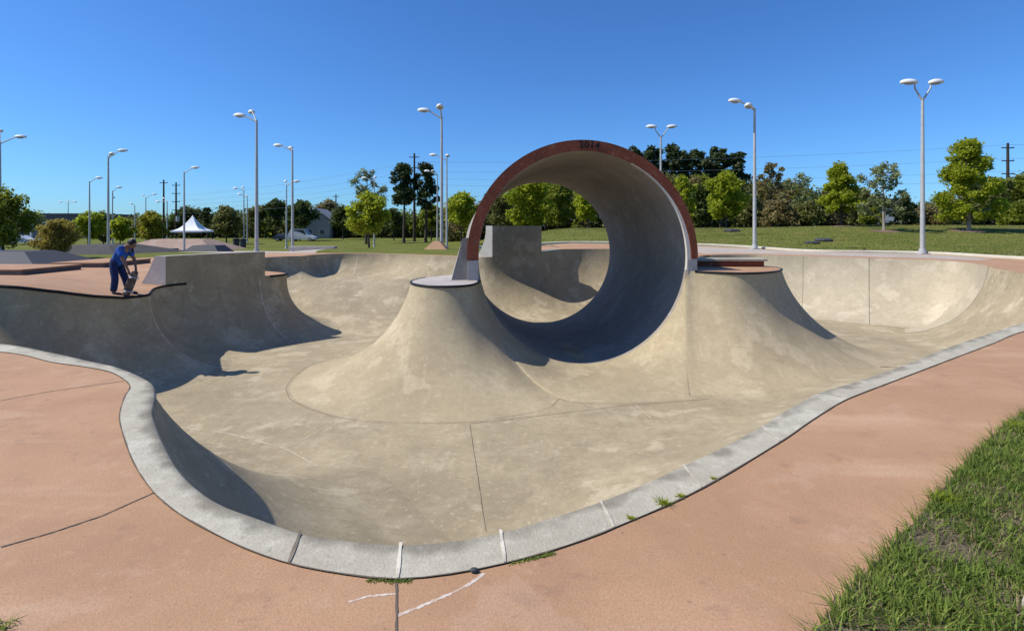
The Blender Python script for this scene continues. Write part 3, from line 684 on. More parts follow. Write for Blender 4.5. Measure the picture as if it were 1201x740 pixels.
def tree(px, top, Y, wpx, cbase, label, leaf='green', style='round', seed=1, dens=1.0, leafs=None, bark=M_bark, name='tree', group='trees around the park', trunk_r=None, x=None, sub=0):
    """top, cbase: picture heights of crown top and crown base; wpx: crown width in pixels"""
    rs = np.random.RandomState(seed); rd = random.Random(seed)
    x = X_at(px, Y) if x is None else x; gz = ground_z(x, Y); H = Z_at(top, Y) - gz; W_ = wpx / F * Y; cb = max(.15, Z_at(cbase, Y) - gz); ch = H - cb
    t = tag(empty(name, (x, Y, gz)), label, 'tree' if name != 'bush' else 'bush', group)
    tr = trunk_r or max(.07, H * .018)
    mb = MB(); lean = rd.uniform(-.03, .03) * H
    axis = lambda u: Vector((lean * u * u + .04 * H * .1 * math.sin(5 * u + seed), .02 * H * math.sin(3 * u + seed), H * u))
    topu = .93 if style != 'round' else .85
    mb.tube([axis(u) for u in (0, .03, .15, .35, .55, .75, topu)], [tr * 1.5, tr * 1.1, tr, tr * .8, tr * .55, tr * .3, tr * .08], 9)
    cl = []                                                                  # clump centres and radii
    nb = {'round': 34, 'pine': 34, 'sparse': 30, 'upright': 70, 'bush': 24}[style]
    for k in range(nb):
        u = (k + rd.random()) / nb; ang = k * 2.4 + rd.uniform(-.5, .5)
        if style == 'round': hz = cb + ch * (.06 + .88 * u); prof = math.sin(math.pi * min(.97, .16 + .80 * u)) ** .6
        elif style == 'upright': hz = cb + ch * (.03 + .95 * u); prof = (1 - u) ** .75 * 1.05 + .13 if u > .12 else .75 + 1.5 * u
        elif style == 'pine': hz = cb + ch * u; prof = .55 + .45 * math.sin(math.pi * min(1, u + .1))
        elif style == 'bush': hz = cb + ch * (.1 + .8 * u); prof = math.sqrt(max(.05, 1 - u * u * .8))
        else: hz = cb + ch * (.05 + .95 * u); prof = .5 + .5 * math.sin(math.pi * min(1, u * .9 + .1))
        rr = W_ / 2 * prof * rd.uniform(.45, .95) * (1 if k % 3 else .45)
        cen = axis(min(topu, hz / H)); cen = Vector((cen.x + rr * math.cos(ang), cen.y + rr * math.sin(ang), hz))
        cr = W_ * {'round': .15, 'pine': .15, 'sparse': .10, 'upright': .115, 'bush': .19}[style] * rd.uniform(.7, 1.35)
        cl.append((cen, cr))
        st = axis(max(.06, min(topu - .03, (hz - rr * {'pine': .1, 'upright': .5}.get(style, .75)) / H)))
        mb.tube([st, st.lerp(cen, .5) + Vector((0, 0, .05 * rr)), cen], [tr * .34, tr * .2, tr * .06], 5)
        for _ in range(2 if style != 'sparse' else 5):
            e = cen + Vector((rd.uniform(-1, 1), rd.uniform(-1, 1), rd.uniform(-.3, 1))) * cr * 1.3; mb.tube([st.lerp(cen, .6), cen.lerp(e, .5), e], [tr * .12, tr * .08, tr * .03], 4)
    mb.build('trunk', bark, t, True, 50)
    ls = leafs or max(.07, Y * .0028)
    area = sum(c[1] ** 2 for c in cl) * 14; n = int(min(15000, dens * area / (ls * ls) * {'sparse': .30, 'pine': .8}.get(style, .62)))
    wts = np.array([c[1] ** 2 for c in cl]); wts /= wts.sum(); ix = rs.choice(len(cl), n, p=wts)
    cc = np.array([c[0][:] for c in cl])[ix]; cr = np.array([c[1] for c in cl])[ix]
    d = rs.normal(size=(n, 3)); d /= np.linalg.norm(d, axis=1)[:, None]; d *= (rs.uniform(0, 1, n) ** .45 * rs.uniform(.75, 1.25, n))[:, None]
    d[:, 2] *= {'pine': .72, 'upright': .75}.get(style, .85)
    leaf_mesh('crown', cc + d * cr[:, None], ls, rs, LM[leaf], t)
    return t
tree(1135, 166, 42, 72, 258, 'tall bright green tree on the lawn near the right edge', 'bright', 'upright', 11, 1.1, .13, M_barkpale)
tree(986, 194, 48, 50, 250, 'bright green upright tree on the lawn, left of the sparse one', 'bright', 'upright', 12, 1.1, .14)
tree(1037, 194, 42, 58, 254, 'sparse grey green tree between the two bright green lawn trees', 'grey', 'sparse', 13, 1.5, .12, M_barkpale)
tree(852, 203, 55, 50, 256, 'round bright green tree left of the lamp with two left heads', 'bright', 'round', 14, 1.1, .17)
tree(541, 227, 62, 40, 262, 'bright green tree just left of the full pipe arch', 'bright', 'round', 15, 1.0, .18)
tree(433, 229, 45, 50, 273, 'round bright green tree with a dark trunk left of the tall pines', 'bright', 'round', 16, 1.3, .13)
tree(430, 201, 82, 48, 246, 'tall thin grey green tree rising behind the round bright tree', 'grey', 'sparse', 17, 1.2, .2)
tree(474, 193, 86, 36, 238, 'tall dark pine left of the dark wooden pole', 'pine', 'pine', 18, 1.1, .22, name='pine_tree', group='tall pines')
tree(499, 194, 86, 34, 245, 'tall dark pine right of the dark wooden pole', 'pine', 'pine', 19, 1.1, .22, name='pine_tree', group='tall pines')
for i, (p, t_, w) in enumerate(((745, 176, 34), (768, 174, 34), (792, 172, 38), (815, 178, 34), (838, 176, 36), (862, 181, 34))):
    tree(p, t_, 88, w, 225, ['leftmost dark pine behind the top of the full pipe', 'dark pine directly behind the V lamp over the pipe', 'tallest dark pine right of the V lamp over the pipe', 'third dark pine from the right in the row of six', 'second dark pine from the right in the row of six', 'rightmost dark pine of the row, above the round bright tree'][i], 'pine', 'pine', 30 + i, 1.3, .26, name='pine_tree', group='row of pines behind the pipe')
tree(905, 193, 74, 44, 258, 'brownish tree right of the lamp with two left heads', 'brown', 'sparse', 40, 2.4, .2)
tree(937, 206, 76, 40, 255, 'bare grey tree between the brownish and the upright green tree', 'grey', 'sparse', 41, 1.2, .17)
tree(1010, 222, 60, 40, 262, 'olive tree filling the gap between the upright and the sparse tree', 'olive', 'round', 42, .8, .2)
tree(1062, 232, 62, 34, 262, 'dark conical tree left of the V lamp on the right', 'pine', 'upright', 43, 1.0, .2)
tree(1165, 208, 64, 46, 258, 'olive tree behind the tall bright tree near the right edge', 'olive', 'round', 44, 1.0, .2)
tree(1200, 205, 66, 50, 258, 'green tree cut by the right edge of the photo', 'green', 'round', 45, 1.0, .2)
tree(622, 208, 64, 60, 262, 'broad bright tree seen through the left of the pipe', 'bright', 'round', 46, 1.1, .19)
tree(655, 212, 72, 46, 262, 'darker green tree seen through the middle of the pipe', 'green', 'round', 47, 1.1, .2)
tree(690, 214, 62, 44, 256, 'bright tree with a dark trunk seen through the right of the pipe', 'bright', 'round', 48, 1.1, .18)
tree(590, 226, 75, 40, 262, 'olive tree behind the left side of the pipe arch', 'olive', 'round', 49, .9, .2)
tree(800, 207, 62, 34, 262, 'yellow green tree touching the right side of the pipe arch', 'bright', 'round', 50, 1.0, .18)
tree(822, 216, 66, 36, 262, 'dark green tree between the pipe and the round bright tree', 'dark', 'round', 51, 1.1, .2)
tree(2, 224, 33, 66, 284, 'large grey green tree at the left edge of the photo', 'green', 'round', 52, .75, .11)
tree(68, 259, 27.5, 44, 293, 'small rusty orange green tree behind the left ledge', 'rust', 'round', 53, 1.5, .05, trunk_r=.05)
tree(104, 249, 72, 34, 278, 'bright green tree right of the long low building', 'bright', 'round', 54, 1.1, .2)
tree(122, 252, 82, 34, 281, 'dark green tree just left of the lamp behind the skater', 'dark', 'round', 55, 1.2, .22)
tree(141, 256, 76, 26, 281, 'light green tree just right of the lamp behind the skater', 'bright', 'round', 56, 1.1, .2)
tree(178, 250, 74, 34, 280, 'yellow tree in front of the plain wooden pole', 'yellow', 'round', 57, 1.3, .2)
tree(265, 243, 80, 34, 275, 'reddish green tree right of the white canopy', 'olive', 'round', 58, 1.1, .22)
tree(243, 244, 95, 14, 262, 'small black green palm like tree behind the canopy', 'pine', 'pine', 59, 1.2, .22)
tree(222, 246, 125, 40, 266, 'dark tree behind the peak of the white canopy', 'dark', 'round', 60, 1.0, .34)
tree(324, 236, 112, 36, 264, 'dark tree left of the grey house', 'dark', 'round', 61, 1.2, .32)
tree(352, 237, 100, 36, 264, 'dark tree overlapping the left half of the grey house', 'dark', 'round', 62, 1.1, .32)
tree(302, 243, 112, 30, 266, 'olive tree behind the tallest left lamp', 'olive', 'round', 63, 1.1, .32)
tree(386, 236, 160, 30, 260, 'brownish tree behind the grey house', 'brown', 'round', 64, 1.0, .4)
tree(402, 243, 108, 30, 266, 'dark tree right of the grey house', 'dark', 'round', 65, 1.1, .3)
tree(462, 246, 100, 26, 268, 'dark undergrowth tree below the left pine', 'dark', 'round', 66, 1.1, .3)
tree(506, 240, 96, 30, 266, 'green tree below the right pine', 'green', 'round', 67, 1.1, .28)
for i, (p, t_, Y, w, lf, lab) in enumerate((
        (880, 226, 66, 34, 'olive', 'olive bush behind the lamp with two left heads'), (915, 236, 60, 36, 'brown', 'brown twiggy bush right of the lamp with two left heads'),
        (946, 238, 60, 38, 'olive', 'olive brown bush left of the upright green tree'), (1090, 244, 66, 36, 'brown', 'brown bush just right of the V lamp on the right'),
        (1020, 244, 58, 24, 'green', 'low green bush under the sparse tree'), (1190, 240, 60, 40, 'green', 'low green bush at the right edge under the trees'))):
    tree(p, t_, Y, w, 266, lab, lf, 'bush', 70 + i, 1.2, .18, name='bush', group='bushes along the wood')

# the wood behind: reads as one mass
def wood(profile_, Y0, Y1, leafsize, dens, seed, mats, label, cy=262):
    rs = np.random.RandomState(seed); cs = [[] for _ in mats]
    px0, px1 = profile_[0][0], profile_[-1][0]; xs_ = [p[0] for p in profile_]; ys_ = [p[1] for p in profile_]
    n = int((px1 - px0) * dens * 1.35)
    for k in range(n):
        p = rs.uniform(px0, px1); tp = np.interp(p, xs_, ys_) + rs.uniform(-3, 5); Y = rs.uniform(Y0, Y1); x = X_at(p, Y); gz = ground_z(x, Y)
        zt = Z_at(tp, Y); u = rs.uniform(0, 1) ** (.75 if k % 3 else 3.5); z = gz + .3 + (zt - gz - .6) * u
        mi = int((math.sin(p * .043 + seed) + math.sin(p * .11 + 2 * seed) + 2 + rs.uniform(-.6, .6)) / 4 * len(mats)) % len(mats)
        r = rs.uniform(.5, 1.2) * (Y0 / 80); m = 42
        d = rs.normal(size=(m, 3)) * r * np.array([.62, .62, .5]); cs[mi].append(np.array([x, Y, z]) + d)
    g = empty('woodland', (0, 0, 0)); tag(g, label, 'woodland', kind='stuff')
    for c, mt in zip(cs, mats):
        if c: leaf_mesh('foliage', np.concatenate(c), leafsize, rs, LM[mt], g)
    mb = MB()
    for k in range(int((px1 - px0) / 7)):
        p = rs.uniform(px0, px1); Y = Y0 + rs.uniform(0, 2); x = X_at(p, Y); gz = ground_z(x, Y); h = Z_at(np.interp(p, xs_, ys_), Y) - gz
        mb.tube([(x, Y, gz), (x + rs.uniform(-.5, .5), Y, gz + h * .5), (x + rs.uniform(-1, 1), Y, gz + h * .92)], [.14, .1, .03], 5)
    mb.build('trunks', M_bark, g)
wood([(520, 246), (545, 244), (570, 238), (600, 226), (640, 214), (680, 216), (720, 205), (760, 205), (800, 205), (850, 212), (880, 212), (905, 214), (930, 216), (960, 226), (1000, 226), (1050, 236), (1085, 240), (1110, 240), (1150, 216), (1201, 212), (1330, 210), (1500, 205)], 80, 93, .27, 3.0, 5, ['dark', 'olive', 'brown', 'green', 'olive'], 'mixed green and brown woodland along the back of the lawn')
wood([(-330, 246), (-100, 250), (0, 252), (60, 262), (100, 259), (140, 257), (180, 255), (230, 254), (270, 250), (310, 248), (340, 250), (365, 258), (390, 256), (420, 252), (460, 250), (500, 252), (540, 250)], 122, 136, .36, 2.4, 6, ['dark', 'olive', 'dark', 'green'], 'dark distant woodland behind the left of the park')

# mulch rings under the lawn trees, dark low lumps
for px, Y, lab in ((1135, 42, 'mulch ring under the tall bright green tree'), (1037, 42, 'mulch ring under the sparse grey green tree'), (986, 48, 'mulch ring under the upright bright tree')):
    x = X_at(px, Y); rr = random.Random(px); n = 22; V = [(0, 0, .10)]
    for k in range(n):
        a = 2 * math.pi * k / n; q = 1.15 * rr.uniform(.85, 1.15); V.append((q * math.cos(a), q * math.sin(a) , ground_z(x + q * math.cos(a), Y + q * math.sin(a)) - ground_z(x, Y) + .01))
    o = obj('mulch_ring', V, [(0, 1 + k, 1 + (k + 1) % n) for k in range(n)], M_mulch, None, True); o.location = (x, Y, ground_z(x, Y)); tag(o, lab, 'mulch')
for px, py, Y, s, lab in ((858, 277, 44, .75, 'dark low boulder on the lawn right of the pipe'), (966, 283, 36, .7, 'larger dark flat lump on the lawn left of the sparse tree'), (953, 286, 34.5, .5, 'smaller dark flat lump on the lawn left of the sparse tree')):
    x = X_at(px, Y); rs = np.random.RandomState(px); mb = MB(); mb.ball((0, 0, 0), (s, s * .6, s * .22), None, 10, 6)
    mb.v = [tuple(np.array(v) * (1 + .12 * math.sin(9 * v[0] + px) + .1 * math.sin(13 * v[1]))) for v in mb.v]
    o = mb.build('lump', M_dark, None, False); o.location = (x, Y, ground_z(x, Y) + .06); tag(o, lab, 'lump')

# ------------------------------------------------------------------ buildings, canopy, vehicles, bins
M_wallg = noise_chain(new_mat('pale_siding', (.32, .33, .33), .8), (.33, .31, .27), [(2, 3, .4, .6, (.28, .265, .24), .5, (.1, .1, 9))])
M_roof = new_mat('grey_roof', (.30, .29, .28), .8); M_trim = new_mat('white_trim', (.62, .62, .6), .6); M_glass = new_mat('window_glass', (.03, .04, .05), .1, 0, .6)
def house(px, Y, wpx, eave, peak, label, rz=0.0, wall=M_wallg):
    x = X_at(px, Y); gz = ground_z(x, Y); w = wpx / F * Y; ze = Z_at(eave, Y) - gz; zp = Z_at(peak, Y) - gz; dp = 11
    t = tag(empty('house', (x, Y, gz - .1), rz), label, 'house')
    mb = MB(); mb.add([(-w / 2, 0, 0), (w / 2, 0, 0), (w / 2, 0, ze), (0, 0, zp), (-w / 2, 0, ze), (-w / 2, dp, 0), (w / 2, dp, 0), (w / 2, dp, ze), (0, dp, zp), (-w / 2, dp, ze)],
                      [(0, 1, 2, 3, 4), (9, 8, 7, 6, 5), (0, 5, 6, 1), (1, 6, 7, 2), (0, 4, 9, 5), (4, 3, 8, 9), (3, 2, 7, 8)]); mb.build('wall', wall, t)
    rb = MB()
    for s in (-1, 1):
        a = Vector((0, -.5, zp + .05)); b = Vector((s * (w / 2 + .6), -.5, ze - .35 * (zp - ze) / (w / 2) - .0)); nn = Vector((0, 0, .22)); D = Vector((0, dp + 1, 0))
        rb.add([a, b, b + nn, a + nn, a + D, b + D, b + D + nn, a + D + nn], [(0, 1, 2, 3), (7, 6, 5, 4), (0, 4, 5, 1), (3, 2, 6, 7), (1, 5, 6, 2)])
    rb.build('roof', M_roof, t)
    for xx in (-w * .25, w * .22):
        fr = MB(); fr.box((xx - .6, -.07, 1.0), (xx + .6, -.01, 2.2)); f = fr.build('window', M_trim, t); g = MB(); g.box((xx - .5, -.1, 1.1), (xx + .5, -.075, 2.1)); g.build('pane', M_glass, f)
    return t
house(371, 118, 30, 258, 245, 'grey gabled house behind the lawn left of the round tree', R(8))
house(413, 145, 26, 258, 250, 'partly hidden house with a grey roof right of the gabled one', R(-12))
house(232, 128, 34, 259, 249, 'pale roofed house rising behind the white canopy', R(25))
house(292, 135, 26, 259, 251, 'small dark roofed house behind the far lamps left of the tallest lamp', R(15))
# long low building
x0, x1, Y = X_at(-60, 120), X_at(104, 120), 120; gz = ground_z(-80, 120)
t = tag(empty('long_building', ((x0 + x1) / 2, Y, gz)), 'long low flat roofed building at the far left', 'building'); w = x1 - x0
a = MB(); a.box((-w / 2, 0, 0), (w / 2, 14, 3.9)); a.build('wall', new_mat('building_wall', (.27, .27, .29), .8), t)
a = MB(); a.box((-w / 2 - .6, -1.2, 3.903), (w / 2 + .6, 15, 5.8), None, .05); a.build('roof_fascia', new_mat('dark_fascia', (.035, .04, .06), .6), t)
a = MB(); a.box((-w / 2 - .4, -1.0, 3.6), (w / 2 + .4, -.05, 3.9)); a.build('soffit', M_trim, t)
for k in range(9):
    xx = -w / 2 + 1.5 + k * (w - 3) / 8; a = MB(); a.box((xx - .2, -1.0, 0), (xx + .2, -.6, 3.6)); a.build('column', M_trim, t)
for k in range(8):
    xx = -w / 2 + 3.3 + k * (w - 3) / 8; a = MB(); a.box((xx - 1.1, -.06, .6), (xx + 1.1, -.003, 3.0)); a.build('window', M_glass, t)
# canopy
Yc = 66; xc = X_at(226, Yc); gz = ground_z(xc, Yc); sc = Yc / F; ze = Z_at(270.5, Yc) - gz; zp = Z_at(252.5, Yc) - gz; hw = 16.5 * sc
M_canvas = new_mat('white_canvas', (.78, .78, .76), .7)
t = tag(empty('canopy_tent', (xc, Yc, gz), R(8)), 'white peaked canopy in front of the far trees on the left', 'canopy', )
V = []; Fc = []; n = 10
for i in range(n + 1):
    u = i / n; r_ = hw * u; z = zp - (zp - ze) * (1 - (1 - u) ** 1.9)
    for k in range(8):
        a = R(45) * k; q = 1.0 if k % 2 == 0 else 1.414; V.append((r_ * q * math.cos(a) if k % 2 == 0 else r_ * math.copysign(1, math.cos(a)), r_ * q * math.sin(a) if k % 2 == 0 else r_ * math.copysign(1, math.sin(a)), z))
for i in range(n):
    for k in range(8): Fc.append((i * 8 + k, i * 8 + (k + 1) % 8, i * 8 + 8 + (k + 1) % 8, i * 8 + 8 + k))
for k in range(8): V.append((V[n * 8 + k][0], V[n * 8 + k][1], ze - .22))
for k in range(8): Fc.append((n * 8 + k, n * 8 + (k + 1) % 8, n * 8 + 8 + (k + 1) % 8, n * 8 + 8 + k))
obj('canvas', V, Fc, M_canvas, t, True, 35)
for sx in (-1, 1):
    for sy in (-1, 1): MB().tube([(sx * hw * .93, sy * hw * .93, 0), (sx * hw * .93, sy * hw * .93, ze)], .07, 8).build('post', M_black, t, True)
a = MB(); a.box((-.9, -.4, .72), (.9, .4, .78), None, .01); a.box((-.8, -.06, 0), (-.7, .06, .72)); a.box((.7, -.06, 0), (.8, .06, .72)); a.box((-.9, -.95, .42), (.9, -.7, .47)); a.box((-.9, .7, .42), (.9, .95, .47)); a.box((-.78, -.9, .3), (-.72, .9, .36)); a.box((.72, -.9, .3), (.78, .9, .36))
o = a.build('picnic_table', M_dark); o.location = (xc - .6, Yc, gz); tag(o, 'dark picnic table in the shade of the white canopy', 'picnic table')
# vehicles
def car(px, Y, col, label, rz=0.0, van=False):
    x = X_at(px, Y); gz = ground_z(x, Y); t = tag(empty('parked_car' if not van else 'parked_van', (x, Y, gz), rz), label, 'car' if not van else 'van', 'parked vehicles')
    L_, W_, H_ = (4.5, 1.8, 1.45) if not van else (5.4, 2.0, 2.3)
    pr = [(-L_ / 2, .35), (-L_ / 2, .8), (-L_ * .46, .95), (-L_ * .36, H_ * .7 if not van else H_), (-L_ * .28, H_), (L_ * .1, H_), (L_ * .25, .98 if not van else 1.2), (L_ * .45, .85), (L_ / 2, .7), (L_ / 2, .35)]
    V = [(a, -W_ / 2 * (1 if b < 1.05 else .86), b) for a, b in pr] + [(a, W_ / 2 * (1 if b < 1.05 else .86), b) for a, b in pr]; n = len(pr)
    Fc = [(i, (i + 1) % n, n + (i + 1) % n, n + i) for i in range(n)] + [tuple(range(n)), tuple(range(2 * n - 1, n - 1, -1))]
    obj('body', V, Fc, col, t)
    for s in (-1, 1):
        g = MB(); yy = s * (W_ / 2 * .93 + .01); g.add([(-L_ * .34, yy, 1.0), (L_ * .2, yy, 1.0), (L_ * .09, s * (W_ / 2 * .86 + .02), H_ - .12), (-L_ * .28, s * (W_ / 2 * .86 + .02), H_ - .12)], [(0, 1, 2, 3)]); g.build('window', M_glass, t)
        for xx in (-L_ * .3, L_ * .32):
            wv = MB(); wv.tube([(xx, s * (W_ / 2 - .2), .33), (xx, s * (W_ / 2 + .01), .33)], .33, 16); wh = wv.build('wheel', M_black, t, True, 40)
            rv_ = MB(); rv_.tube([(xx, s * (W_ / 2 + .012), .33), (xx, s * (W_ / 2 + .03), .33)], .19, 12); rv_.build('rim', M_lamp, wh, True, 40)
M_carw = new_mat('white_car_paint', (.7, .7, .7), .3); M_carv = new_mat('dull_white_paint', (.42, .43, .44), .5); M_card = new_mat('dark_car_paint', (.05, .06, .08), .3)
car(355, 97, M_carv, 'white van parked in front of the grey gabled house', 0, True)
car(336, 98, M_card, 'dark car parked left of the white van', R(4))
car(24, 78, M_carw, 'white car parked in front of the long low building', R(10))
car(1036, 72, M_carw, 'white van half hidden behind the sparse tree', R(5), True)
car(1078, 72, M_carw, 'white car half hidden behind the V lamp on the right', R(-5))
for px, Y, lab in ((285, 68, 'dark rubbish bin nearest the tallest left lamp'), (277, 70, 'dark rubbish bin left of the other bin')):
    x = X_at(px, Y); t = tag(empty('rubbish_bin', (x, Y, ground_z(x, Y))), lab, 'bin', 'rubbish bins')
    MB().tube([(0, 0, 0), (0, 0, 1.0)], [.36, .42], 14).build('body', M_dark, t, True, 40); MB().tube([(0, 0, 1.003), (0, 0, 1.12), (0, 0, 1.2)], [.46, .44, .15], 14).build('lid', M_black, t, True, 40)

# ------------------------------------------------------------------ grass
def blades(name, pts, hgt, wid, mat, rs, label=None, cat=None, lean=.7, zf=None, kind='stuff', parent=None, origin=(0, 0, 0), spread=None):
    n = len(pts); ang = rs.uniform(0, 2 * math.pi, n) if spread is None else spread
    h = hgt * rs.uniform(.45, 1.4, n); w = wid * rs.uniform(.6, 1.3, n); ln = lean * rs.uniform(.2, 1.5, n) * h
    dx, dy = np.cos(ang), np.sin(ang); sx, sy = -dy, dx
    z = np.zeros(n) if zf is None else np.array([zf(*p) for p in pts])
    P0 = np.stack([pts[:, 0], pts[:, 1], z], 1)
    def at(u, ww): 
        c = P0 + np.stack([dx * ln * u ** 1.8, dy * ln * u ** 1.8, h * (u - .25 * u * u * np.minimum(1.5, ln / np.maximum(h, 1e-3)))], 1)
        o_ = np.stack([sx * w * ww, sy * w * ww, 0 * w], 1); return c - o_, c + o_
    a0, a1 = at(0, .5); b0, b1 = at(.5, .42); c0, c1 = at(1.0, .04)
    v = np.stack([a0, a1, b1, b0, c1, c0], 1).reshape(-1, 3) - np.array(origin)
    base = np.arange(n)[:, None] * 6; q = np.concatenate([base + np.array([[0, 1, 2, 3]]), base + np.array([[3, 2, 4, 5]])], 1).reshape(-1)
    me = bpy.data.meshes.new(name); me.vertices.add(6 * n); me.vertices.foreach_set('co', v.astype(np.float32).ravel()); me.loops.add(len(q)); me.loops.foreach_set('vertex_index', q.astype(np.int32))
    me.polygons.add(2 * n); me.polygons.foreach_set('loop_start', np.arange(0, 8 * n, 4, dtype=np.int32)); me.polygons.foreach_set('loop_total', np.full(2 * n, 4, dtype=np.int32)); me.update(calc_edges=True)
    me.materials.append(mat); o = bpy.data.objects.new(name, me); C.objects.link(o)
    if parent: o.parent = parent
    else: tag(o, label, cat, kind=kind); o.location = origin
    return o
rs = np.random.RandomState(9)
vis = verge[:11] + [(6.2, 5.6), (5.2, 3.2), (3.2, 1.7), (1.25, 1.9)]
def scatter(poly, n, cond=None):
    X0, X1 = min(p[0] for p in poly), max(p[0] for p in poly); Y0, Y1 = min(p[1] for p in poly), max(p[1] for p in poly); o = []
    while len(o) < n:
        p = (rs.uniform(X0, X1), rs.uniform(Y0, Y1))
        if inside(p, poly) and (cond is None or cond(*p)): o.append(p)
    return np.array(o)
tc = scatter(vis, 1500)
def tufted(n, sd):
    o = []
    while len(o) < n:
        c = tc[rs.randint(len(tc))]; p = (c[0] + rs.normal() * sd, c[1] + rs.normal() * sd)
        if inside(p, vis) and patchy(*p): o.append(p)
    return np.array(o)
def patchy(x, y):
    v = math.sin(3.1 * x + 1.3 * math.sin(2.3 * y)) + math.sin(4.3 * y + 1.7 * math.sin(3.7 * x)) + .6 * math.sin(9 * x + 4 * y)
    return rs.uniform(0, 1) < (.12 if v > 1.2 else .45 if v > .6 else 1)
blades('grass', tufted(26000, .045), .062, .0075, LM['grassA'], rs, 'green grass of the verge at bottom right', 'grass', .9)
blades('dry_grass', scatter(vis, 11000), .04, .005, LM['straw'], rs, 'dry straw blades among the verge grass', 'grass', 1.2)
# long blades leaning over the deck edge
ed = dense(verge[:11], .02); ep = np.array([(p.x + rs.uniform(-.01, .07), p.y + rs.uniform(-.06, .01)) for p in ed for _ in range(3)])
blades('edge_grass', ep, .075, .0065, LM['grassA'], rs, 'longer grass blades leaning over the deck edge', 'grass', 1.2, spread=rs.normal(2.3, .9, len(ep)))
sel = ep[rs.choice(len(ep), 34)]
blades('dry_edge_grass', sel, .13, .008, LM['straw'], rs, 'long dry stalks reaching over the deck edge', 'grass', .8, spread=rs.normal(2.4, .6, 34))
# lawn tufts behind
zone = [(22.5, 22.5), (30, 18.5), (48, 48), (0, 62), (2, 37), (11.5, 34.8), (15, 32.6), (17, 29), (21.9, 27)]
tp = scatter(zone, 22000); blades('lawn_grass', tp, .07, .045, LM['lawn'], rs, 'short grass tufts on the rising lawn', 'grass', 1.0, zf=ground_z)
tp = scatter(zone, 4000); blades('dry_lawn_grass', tp, .06, .045, LM['straw'], rs, 'dry grass tufts on the rising lawn', 'grass', 1.0, zf=ground_z)
# weeds along the kerb
for px, py, s, lab in ((740, 609, .018, 'small green weed at the kerb left of the bigger weed'), (778, 592, .036, 'biggest green weed growing at the foot of the kerb'), (798, 583, .020, 'low weed right of the biggest one at the kerb'), (837, 562, .016, 'tiny weed near the kerb joint right of the others')):
    x, y = P(px, py); q = np.array([(x + rs.normal() * s * .35, y + rs.normal() * s * .3) for _ in range(70)])
    o = blades('weed', q, s, .007, LM['bright'], rs, lab, 'weed', 1.4, kind='thing', origin=(x, y, 0)); o['group'] = 'weeds along the kerb'
for a, b, lab, nn in (((598, 661), (650, 649), 'strip of dry moss and grass at the kerb right of the scrape', 260), ((432, 681), (482, 681.5), 'strip of dry weeds at the kerb above the deck joint', 200)):
    A, B = Vector(P(*a)), Vector(P(*b)); q = np.array([tuple(A.lerp(B, rs.uniform()) + Vector((rs.normal() * .006, rs.normal() * .006))) for _ in range(nn)])
    blades('kerb_moss', q, .010, .006, LM['grassA'], rs, lab, 'moss', 1.5)
x, y = P(0, 738); q = np.array([(x + rs.normal() * .03, y + rs.normal() * .03) for _ in range(80)]); blades('grass_tuft', q, .028, .005, LM['grassA'], rs, 'tiny grass tuft at the bottom left corner', 'grass tuft', 1.2, kind='thing')
# pebble by the scrape, concrete corner in the verge
mb = MB(); mb.ball((0, 0, 0), (.022, .015, .012)); o = mb.build('pebble', M_dark, None, True); o.location = (*P(556, 671), .012); tag(o, 'dark pebble where the long scrape meets the kerb', 'pebble')
x, y = P(1190, 716); mb = MB(); mb.box((0, -1.2, -.05), (1.3, 0, .05), None, .01); o = mb.build('concrete_slab', M_kerb); o.location = (x + .03, y, 0); o.rotation_euler = (0, 0, R(38)); tag(o, 'pale concrete slab corner in the grass at bottom right', 'slab')

# ------------------------------------------------------------------ the skater
def skin_mesh(name, verts, edges, radii, mat, parent, sub=2, root=0):
    me = bpy.data.meshes.new(name); me.from_pydata(verts, edges, []); me.update()
    o = bpy.data.objects.new(name, me); C.objects.link(o)
    md = o.modifiers.new('skin', 'SKIN'); sd = me.skin_vertices[0].data if me.skin_vertices else None
    if sd is None: bpy.context.view_layer.update(); sd = me.skin_vertices[0].data
    for i, r_ in enumerate(radii): sd[i].radius = (r_, r_) if not isinstance(r_, tuple) else r_
    sd[root].use_root = True; md.use_smooth_shade = True
    ss = o.modifiers.new('sub', 'SUBSURF'); ss.levels = sub; ss.render_levels = sub
    dg = bpy.context.evaluated_depsgraph_get(); m2 = bpy.data.meshes.new_from_object(o.evaluated_get(dg)); bpy.data.objects.remove(o)
    m2.name = name; m2.materials.clear(); m2.materials.append(mat); m2.shade_smooth()
    o = bpy.data.objects.new(name, m2); C.objects.link(o); o.parent = parent; return o
M_skin = new_mat('skin', (.22, .12, .075), .6); M_shirt = noise_chain(new_mat('blue_shirt', (.02, .09, .35), .85), (.018, .10, .40), [(14, 4, .4, .65, (.010, .05, .22), .8)], (25, .5, .02))
M_jeans = noise_chain(new_mat('navy_trousers', (.02, .04, .14), .9), (.014, .03, .10), [(12, 4, .4, .65, (.007, .014, .045), .8)], (25, .5, .02))
M_hair = new_mat('black_hair', (.012, .010, .010), .6); M_shoe = new_mat('dark_shoe', (.03, .03, .04), .7); M_sole = new_mat('shoe_sole', (.6, .6, .6), .7)
SX, SY = X_at(143, 12.78), 12.80
sk = tag(empty('person', (SX, SY, 0)), 'person in blue shirt and navy trousers bending forward with a hand on an upright skateboard', 'person')
